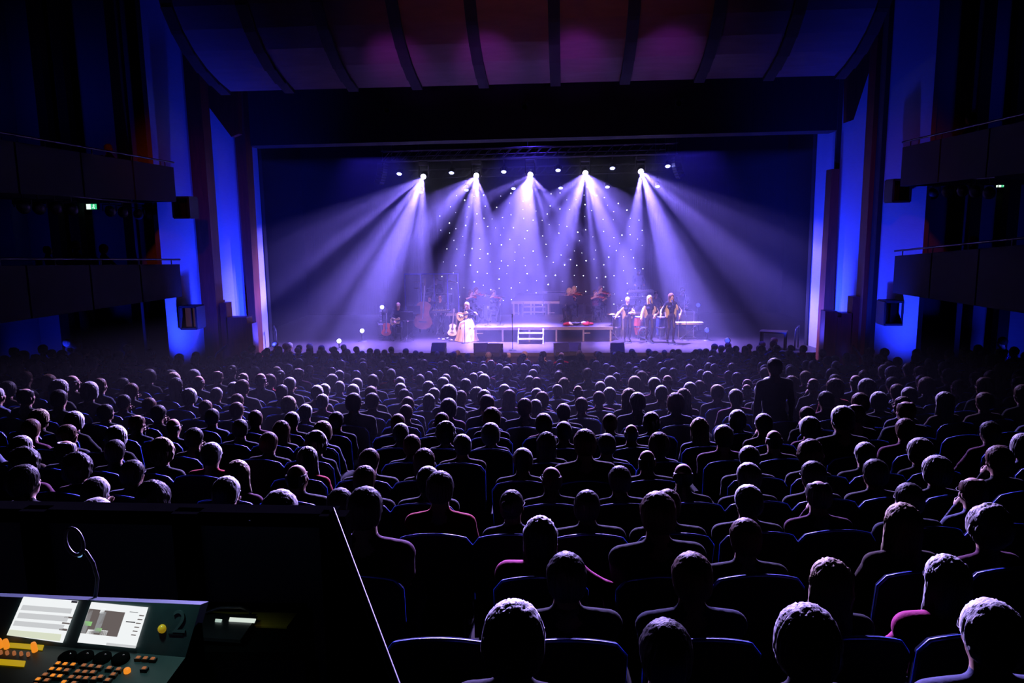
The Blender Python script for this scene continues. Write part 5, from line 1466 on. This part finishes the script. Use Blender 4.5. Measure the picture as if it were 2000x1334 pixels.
# desk under the console
ZK_ = 3.93
d0, d1, d2, d3 = at(-300, 1178, Z=ZK_), at(384, 1195, Z=ZK_), at(345, 1500, Z=ZK_), at(-300, 1600, Z=ZK_)
ck_ = (d0+d1+d2+d3)/4
tb = empty('control_desk', (ck_.x, ck_.y, zb), 0, 'black control desk carrying the lighting console', 'desk')
o3 = -Vector((ck_.x, ck_.y, zb))
dn_ = Vector((0, 0, -.05))
MB().slab([d0+o3+dn_, d1+o3+dn_, d2+o3+dn_, d3+o3+dn_], (0, 0, .05)).build('desk_top', M['booth'], tb)
for q in (d0, d1, d2, d3):
    c = q+o3; c = c*.9; MB().tube([(c.x, c.y, 0), (c.x, c.y, ZK_-zb-.05)], .025, 8).build('leg', M['booth'], tb)

# lighting console
M['console'] = mat('console_teal_black', (.030, .062, .066), .45, var=.1, scale=30)
BLp, BRp = at(25, 1166, Z=4.20), at(392, 1181, Z=4.20)
w_ = (BLp-BRp); BLx = BRp+w_*1.9
def plane(p, a, b):
    n = (a-p).cross(b-p).normalized()
    if n.dot(CP-p) < 0: n = -n
    return p, n
SPl = plane(BRp, BLp, at(186, 1269, Z=4.06))
def on(pl, px, py, off=0):
    d = ray(px, py); t = (pl[0]-CP).dot(pl[1])/d.dot(pl[1]); return CP+d*t+pl[1]*off
FRp = on(SPl, 362, 1284); FLp = on(SPl, 10, 1254); FLx = FRp+(FLp-FRp)*1.9
G = at(262, 1420, Z=FRp.z-.04); KPl = plane(FRp, FLx, G)
GL = G+(FLp-FRp)*1.9
con = empty('lighting_console', (FRp.x, FRp.y, ZK_), 0, 'lighting console with two lit screens and glowing orange keys', 'console')
co = -Vector(con.location)
cb = MB().slab([p+co for p in (BRp, BLx, FLx, FRp)], -SPl[1]*.05)
body = cb.build('screen_bezel', M['console'], con)
MB().slab([p+co for p in (FRp, FLx, GL, G)], -KPl[1]*.045).build('key_deck', M['console'], con)
bs = [Vector((p.x, p.y, ZK_))+co for p in (BRp, BLx, GL, G)]
bs = [Vector((p.x, p.y, ZK_))+co for p in (FRp, FLx, GL, G)]
MB().hexa(bs+[p+co-Vector((0, 0, .05)) for p in (FRp, FLx, GL, G)]).build('chassis', M['booth'], con)
bs = [Vector((p.x, p.y, ZK_))+co for p in (BRp, BLx, FLx, FRp)]
MB().hexa(bs+[p+co-Vector((0, 0, .06)) for p in (BRp, BLx, FLx, FRp)]).build('rear_housing', M['booth'], con)
def pquad(pl, pts, off, name, m_, parent, th=.003):
    P = [on(pl, x, y, off)+co for x, y in pts]
    return MB().slab(P, -pl[1]*th).build(name, m_, parent)
scr = {k: emis('screen_'+k, c, e_) for k, c, e_ in (('white', (.92, .95, .96), .95), ('pale', (.80, .82, .84), .72), ('grey', (.55, .56, .58), .5), ('brown', (.24, .20, .19), .55), ('green', (.40, .85, .30), .7), ('dark', (.05, .05, .06), .4), ('cream', (.85, .90, .70), .8))}
def z2p(L): return [(x*.21, 1130+y*.21) for x, y in L]
s1 = pquad(SPl, z2p([(235, 165), (740, 205), (595, 592), (80, 520)]), .008, 'screen', scr['white'], con)
s2 = pquad(SPl, z2p([(865, 215), (1388, 265), (1270, 642), (735, 588)]), .008, 'screen', scr['white'], con)
for L, c in (([(235, 240), (690, 275), (675, 320), (212, 285)], 'pale'), ([(200, 310), (660, 345), (640, 395), (180, 360)], 'pale'), ([(160, 385), (620, 425), (600, 470), (140, 430)], 'pale'), ([(110, 468), (590, 512), (575, 575), (85, 520)], 'cream'),
             ([(688, 200), (740, 205), (735, 222), (682, 217)], 'dark'), ([(620, 345), (695, 352), (690, 366), (615, 358)], 'brown'), ([(600, 400), (668, 408), (663, 420), (595, 412)], 'brown'), ([(575, 455), (645, 462), (640, 480), (568, 472)], 'brown')):
    pquad(SPl, z2p(L), .0102, 'screen_field', scr[c], s1, .002)
for L, c in (([(850, 275), (1180, 310), (1105, 535), (770, 500)], 'brown'), ([(845, 285), (885, 290), (815, 500), (775, 497)], 'grey'), ([(955, 300), (1010, 306), (940, 500), (885, 495)], 'grey'), ([(812, 388), (880, 395), (865, 435), (800, 428)], 'green'),
             ([(910, 450), (970, 456), (955, 495), (895, 490)], 'green'), ([(840, 465), (905, 470), (885, 520), (815, 512)], 'white'), ([(960, 470), (1025, 478), (1005, 530), (940, 523)], 'white'), ([(1190, 390), (1275, 398), (1272, 406), (1188, 398)], 'dark'),
             ([(1225, 300), (1300, 308), (1298, 314), (1223, 306)], 'grey'), ([(1010, 590), (1285, 618), (1275, 638), (1005, 612)], 'pale'), ([(960, 270), (1000, 274), (985, 320), (945, 316)], 'white')):
    pquad(SPl, z2p(L), .0102, 'screen_field', scr[c], s2, .002)
for k in range(6):
    y = 335+k*36; x = 1350-k*15
    pquad(SPl, z2p([(x-35, y-3), (x+8, y+2), (x+2, y+10), (x-41, y+5)]), .0104, 'screen_field', scr['brown'], s2, .002)
led = {'y': emis('led_yellow', (.80, .52, .01), .55), 'o': emis('led_orange', (1, .30, .02), .85), 'd': emis('led_dim_orange', (.75, .24, .08), .42)}
for L in ([(20, 600), (410, 628), (395, 672), (10, 640)], [(-20, 755), (240, 775), (225, 825), (-20, 805)]): pquad(KPl, z2p(L), .004, 'indicator_strip', led['y'], con)
def rod(pl, x, y, r, h, name, m_, seg=10, px=True):
    p = on(pl, x*.21, 1130+y*.21)+co
    return MB().lathe([(r, 0), (r, h*.7), (r*.8, h), (0, h)], p, pl[1], seg).build(name, m_, con)
keys = [(545, 810), (610, 818), (685, 822), (785, 830), (852, 835), (925, 843), (1020, 853), (1107, 865), (487, 862), (555, 867), (625, 875), (727, 885), (795, 890), (867, 893), (940, 935), (1057, 913), (1345, 857),
        (425, 915), (497, 925), (562, 930), (668, 938), (738, 943), (805, 948), (1005, 965), (1290, 757), (1357, 762), (1425, 768), (360, 960), (440, 968), (880, 950), (600, 985), (690, 995), (330, 1010), (410, 1020)]
kk = random.Random(2)
for x, y in keys:
    p = on(KPl, x*.21, 1130+y*.21)+co; c = 'd' if x > 700 else kk.choice('ood')
    kb = MB().box(p+KPl[1]*.003, (.020, .016, .012)).build('key', M['console'], con)
    MB().box(p+KPl[1]*.010, (.010, .010, .004)).build('key_light', led[c], kb)
rod(KPl, 1185, 870, .010, .012, 'key', led['o'])
for x, y in ((5, 640), (65, 645), (325, 675)): rod(KPl, x, y, .0085, .03, 'fader_cap', led['o'])
for x, y in ((10, 700), (70, 705), (135, 708), (200, 712), (265, 718)): rod(KPl, x, y, .005, .012, 'fader_cap', led['d'])
for x, y in ((630, 745), (790, 742), (955, 752), (1125, 758)):
    d_ = rod(KPl, x, y, .026, .014, 'encoder_wheel', M['booth'], 22); p = on(KPl, x*.21, 1130+y*.21, .0145)+co
    MB().ball(p+Vector((.008, .004, 0)), .0035, 8).build('finger_dimple', M['chrome'], d_)
yb_ = on(SPl, 317, 1228)+co
MB().ball(yb_, .0135, 14).build('trackball', mat('yellow_knob', (.85, .55, .02), .3, var=0, emit=(.8, .5, .02), estr=.25), con)
fc = bpy.data.curves.new('two', 'FONT'); fc.body = '2'; fc.size = .095; fc.extrude = .0025; fc.align_x = 'CENTER'; fc.align_y = 'CENTER'
fo = bpy.data.objects.new('tmp_text', fc); COL.objects.link(fo); bpy.context.view_layer.update()
fm = bpy.data.meshes.new_from_object(fo.evaluated_get(bpy.context.evaluated_depsgraph_get())); bpy.data.objects.remove(fo)
tx = (BRp-BLp).normalized(); ty = SPl[1].cross(tx)
m4 = Matrix((tx, ty, SPl[1])).transposed().to_4x4(); m4.translation = on(SPl, 351, 1216, .002)+co
em_ = obj('embossed_numeral', fm, mat('embossed_gloss', (.06, .10, .105), .25, var=0), con); em_.matrix_local = m4
m4b = m4.copy(); m4b.translation = on(SPl, 344, 1239, .001)+co
ul = MB().box((0, 0, 0), (.046, .004, .004)).build('embossed_underline', M['edge'], con); ul.matrix_local = m4b
# little lamp over the console
lp = on(SPl, 186, 1166); lamp = empty('desk_lamp', (lp.x, lp.y+.04, lp.z-.02), 0, 'thin gooseneck lamp with ring head rising behind the console', 'lamp')
lo_ = -Vector(lamp.location); Yl = lp.y+.04
pts = [at(x, y, Y=Yl+dy)+lo_ for x, y, dy in ((186, 1168, 0), (190, 1130, .0), (182, 1100, .0), (168, 1078, 0), (158, 1072, 0))]
MB().tube(pts, .006, 8).build('gooseneck', M['steel'], lamp)
hc = at(145, 1058, Y=Yl)+lo_
rp = [hc+Vector((.028*math.cos(a), .01*math.sin(a), .040*math.sin(a)))+Vector((-.012*math.sin(a), 0, 0)) for a in [k*math.pi/10 for k in range(21)]]
rg = MB().tube(rp, .006, 8, False).build('ring_head', M['steel'], lamp)
MB().ball(at(155, 1084, Y=Yl)+lo_, (.010, .006, .008), 10).build('led', emis('lamp_led', (.25, .55, 1), .9), lamp)  # glowing bead stands for a blue reflection on the lamp
lw = on(SPl, 300, 1170)
sp_ = spot('console_work_light', lw+Vector((-.02, -.05, .30)), on(SPl, 300, 1215), 2.6, (.55, 1, .95), 80, .9, .02)
# tablet, folder and cable to the right of the console
pdk = at(450, 1232, Z=ZK_)
tbx = empty('tablet', (pdk.x, pdk.y, ZK_), 0, 'dark tablet in a clear cover with a white lit edge beside the console', 'tablet')
def deskq(pts, z, off_): return [at(x, y, Z=z)-off_ for x, y in pts]
ot = Vector(tbx.location)
MB().slab(deskq([(392, 1200), (502, 1210), (470, 1256), (372, 1250)], ZK_+.02, ot), (0, 0, .012)).build('tablet_body', M['steel'], tbx)
MB().slab(deskq([(449, 1207), (500, 1210), (497, 1217), (447, 1214)], ZK_+.034, ot), (0, 0, .003)).build('lit_edge', emis('tablet_edge_light', (.85, .95, .85), .8), tbx)
MB().slab(deskq([(421, 1210), (434, 1211), (432, 1216), (420, 1215)], ZK_+.034, ot), (0, 0, .003)).build('indicator', emis('tablet_indicator', (.7, .9, .8), .6), tbx)
MB().slab(deskq([(372, 1250), (470, 1256), (470, 1262), (372, 1258)], ZK_, ot), (0, 0, .02)).build('cover', M['glass'], tbx)
for dx_ in (0, 1): MB().slab(deskq([(392+dx_*100, 1202+dx_*8), (400+dx_*100, 1203+dx_*8), (385+dx_*82, 1250), (378+dx_*82, 1250)], ZK_, ot), (0, 0, .02)).build('stand_foot', M['rubber'], tbx)
fd = [at(x, y, Z=ZK_+.001) for x, y in ((408, 1197), (581, 1200), (560, 1228), (500, 1226), (470, 1210), (404, 1206))]
fo_ = fd[0]; mf = MB(); n_ = len(fd); vs2 = [p-fo_ for p in fd]+[p-fo_+Vector((0, 0, .006)) for p in fd]
mf._add(vs2, [tuple(range(n_-1, -1, -1)), tuple(range(n_, 2*n_))]+[(i, (i+1) % n_, n_+(i+1) % n_, n_+i) for i in range(n_)])
tag(mf.build('folder', mat('ochre_card', (.42, .26, .02), .7, emit=None), None, fo_), 'ochre yellow card folder lying on the desk behind the tablet', 'folder')
dk2 = [at(x, y, Z=ZK_-.03) for x, y in ((388, 1190), (600, 1192), (610, 1290), (377, 1290))]
cp_ = [at(x, y, Z=ZK_+zz) for x, y, zz in ((394, 1212, .01), (402, 1196, .04), (430, 1187, .06), (470, 1186, .06), (490, 1194, .03), (486, 1206, .012))]
tag(MB().tube([p-cp_[0] for p in cp_], .006, 8).build('cable', M['rubber'], None, cp_[0]), 'black cable looping over the tablet beside the console', 'cable')
# side table the tablet stands on
ds = empty('side_shelf', (dk2[0].x, dk2[0].y, zb), 0, 'black shelf beside the console holding tablet and folder', 'shelf')
os_ = -Vector(ds.location)
MB().slab([p+os_ for p in dk2], (0, 0, .03)).build('shelf_top', M['booth'], ds)
for q in dk2: MB().tube([(q+os_)*1+Vector((0, 0, 0)), Vector(((q+os_).x, (q+os_).y, 0))], .02, 6).build('leg', M['booth'], ds)

# exit signs over the balcony doors
for nm, (xa, ya, xb, yb, X), flip in (('left', (168, 397, 190, 410, XL+.5), 1), ('right', (1945, 354, 1970, 367, XR-.5), 1)):
    c = (at(xa, ya, Y=19.86)+at(xb, yb, Y=19.86))/2
    r = empty('exit_sign', c, math.pi/2*(-1 if nm == 'left' else 1)*0, 'small lit green and white exit sign on the %s balcony wall' % nm, 'exit sign')
    wv = (ray(xb, ya)-ray(xa, ya)); wx = abs(at(xb, ya, Y=c.y).x-at(xa, ya, Y=c.y).x); hz2 = abs(at(xa, ya, Y=c.y).z-at(xa, yb, Y=c.y).z)
    MB().box((0, .03, 0), (wx, .06, hz2), bev=.006).build('housing', M['black'], r)
    gm = bpy.data.materials.get('exit_green') or emis('exit_green', (.05, .75, .30), .8); wm = bpy.data.materials.get('exit_white') or emis('exit_white', (.75, 1, .85), 1.2)
    MB().box((-wx*.27, -.004, 0), (wx*.38, .008, hz2*.8)).build('arrow_panel', wm, r)
    MB().box((wx*.2, -.004, 0), (wx*.5, .008, hz2*.8)).build('figure_panel', gm, r)
    mb = MB().ball((wx*.22, -.010, hz2*.26), hz2*.08, 8); mb.build('running_figure_head', wm, r)
    MB().tube([(wx*.2, -.010, hz2*.15), (wx*.18, -.010, -.04*hz2), (wx*.26, -.010, -.18*hz2), (wx*.22, -.010, -.34*hz2)], hz2*.05, 6).build('running_figure_leg', wm, r)
    MB().tube([(wx*.18, -.010, -.04*hz2), (wx*.10, -.010, -.2*hz2), (wx*.04, -.010, -.2*hz2)], hz2*.05, 6).build('running_figure_leg', wm, r)
    MB().tube([(wx*.12, -.010, hz2*.1), (wx*.2, -.010, hz2*.14), (wx*.32, -.010, hz2*.05)], hz2*.04, 6).build('running_figure_arm', wm, r)
    MB().box((0, .075, 0), (.12, .05, .08)).build('bracket', M['black'], r)

# spotlights on the balcony rails and a few listeners up there
def rail_spot(p, rz, label, grp):
    r = empty('balcony_spotlight', p, rz, label, 'stage light', grp)
    MB().lathe([(0, -.22), (.10, -.20), (.12, 0), (.10, .12), (.12, .16), (.11, .165), (.09, .10)], (0, 0, 0), (0, 1, -.15), 14).build('barrel', M['black'], r)
    MB().tube([(-.15, 0, 0), (-.15, 0, .16), (.15, 0, .16), (.15, 0, 0)], .012, 6).build('bracket', M['black'], r)
    MB().tube([(0, 0, .16), (0, 0, .30)], .014, 6).build('clamp', M['black'], r)
for side, pts_ in (('left', [(45, 404), (75, 406), (108, 406), (140, 408), (215, 412), (240, 414), (270, 418), (295, 422)]), ('right', [(1822, 378), (1850, 374), (1880, 372), (1905, 374), (1932, 376)])):
    X = (XBL-.9) if side == 'left' else (XBR+.9)
    P = [at(x, y, X=X) for x, y in pts_]
    for k, p in enumerate(P): rail_spot(p, (.5 if side == 'left' else -.5), '%s dark spotlight along the bar under the upper %s balcony' % (nth(k), side), 'spotlights under the %s balcony' % side)
    a, b = P[0]+Vector((0, 0, .31)), P[-1]+Vector((0, 0, .31)); d_ = (b-a)*.08
    bb_ = MB().tube([a-d_, b+d_], .025, 6)
    for t in (0, .5, 1):
        q = (a-d_).lerp(b+d_, t); bb_.tube([q, q+Vector((0, 0, 1.0))], .012, 5)
    tag(bb_.build('lighting_bar', M['steel']), 'lighting bar hung under the upper %s balcony' % side, 'bar')
for k, (px, py, X, zfl, lab) in enumerate(((150, 470, XBL-1.0, 'll', 'pale-haired listener leaning at the rail of the lower left balcony'), (205, 500, XBL-.9, 'll', 'listener in navy sitting low behind the lower left balcony rail'),
                                  (95, 480, XBL-1.3, 'll', 'dark-haired listener beside the post on the lower left balcony'), (1898, 470, XBR+1.0, 'lr', 'listener sitting behind the rail of the lower right balcony'), (1895, 222, XBR+1.0, 'ur', 'listener sitting behind the rail of the upper right balcony'), (215, 290, XBL-1.0, 'ul', 'listener sitting behind the rail of the upper left balcony'))):
    p = at(px, py, X=X); T0, T1, B0, B1 = bal[zfl]
    t = (p.y-B0.y)/(B1.y-B0.y); zfloor = B0.z+(B1.z-B0.z)*t+.30
    me_, HM = PROTO['m' if k % 2 else 'f'][k % 3]
    need = (p.z-zfloor)/HT; lift = 0
    if need > 1.1: lift = (need-1.05)*HT; need = 1.05
    need = max(.8, need)
    rz = math.atan2(HX-p.x, 27-p.y)*-1
    o = obj('person', me_); o.location = (p.x, p.y, zfloor+lift); o.rotation_euler = (0, 0, rz); o.scale = (need,)*3
    dress(o, HM, 'sfbsfs'[k], 'wngnkg'[k], 'nkgnkn'[k]); tag(o, lab, 'person', 'balcony listeners')
    cr_ = empty('balcony_chair', (p.x, p.y, zfloor), rz, 'dark chair under the '+' '.join(lab.replace(' sitting', '').split()[:12]), 'chair')
    MB().box((0, .05, (.40*need+lift)), (.46, .46, .06), bev=.02).build('seat', M['shell'], cr_); MB().box((0, -.22, .68*need+lift), (.46, .05, .48), bev=.02).build('backrest', M['seatblue'], cr_)
    for sx_ in (-1, 1):
        for sy_ in (-1, 1): MB().tube([(sx_*.19, .05+sy_*.19, 0), (sx_*.19, .05+sy_*.19, .38*need+lift)], .014, 6).build('leg', M['steel'], cr_)

# ================================================================== stage haze
hx0, hx1 = at(517, 500, Y=26.1).x, at(1584, 500, Y=26.1).x
hz = MB().box(((hx0+hx1)/2, 29.75, 4.25), (hx1-hx0, 9.1, 6.38))
hm = bpy.data.materials.new('haze'); hm.use_nodes = True
nt = hm.node_tree; nt.nodes.remove(nt.nodes['Principled BSDF'])
vsn = nt.nodes.new('ShaderNodeVolumeScatter')
vsn.inputs['Color'].default_value = (.9, .9, 1, 1); vsn.inputs['Density'].default_value = HAZE; vsn.inputs['Anisotropy'].default_value = .3
nt.links.new(vsn.outputs[0], nt.nodes['Material Output'].inputs['Volume'])
tag(hz.build('stage_haze', hm), 'thin theatrical haze hanging over the stage and front stalls', 'haze', kind='stuff')
lowm = hm.copy(); lowm.name = 'low_haze'; lowm.node_tree.nodes['Volume Scatter'].inputs['Density'].default_value = LOWHAZE
tag(MB().box((-1.1, 16.2, 2.35), (16.4, 14.6, 2.5)).build('stalls_haze', lowm), 'faint haze drifting low over the heads in the stalls', 'haze', kind='stuff')
for p, c, s in par_spots:
    spot('wall_wash_source', (p.x, p.y, 1.7), (c.x, c.y, 4.0), P_WALL*s, (.012, .03, 1), 112, 1, .1)
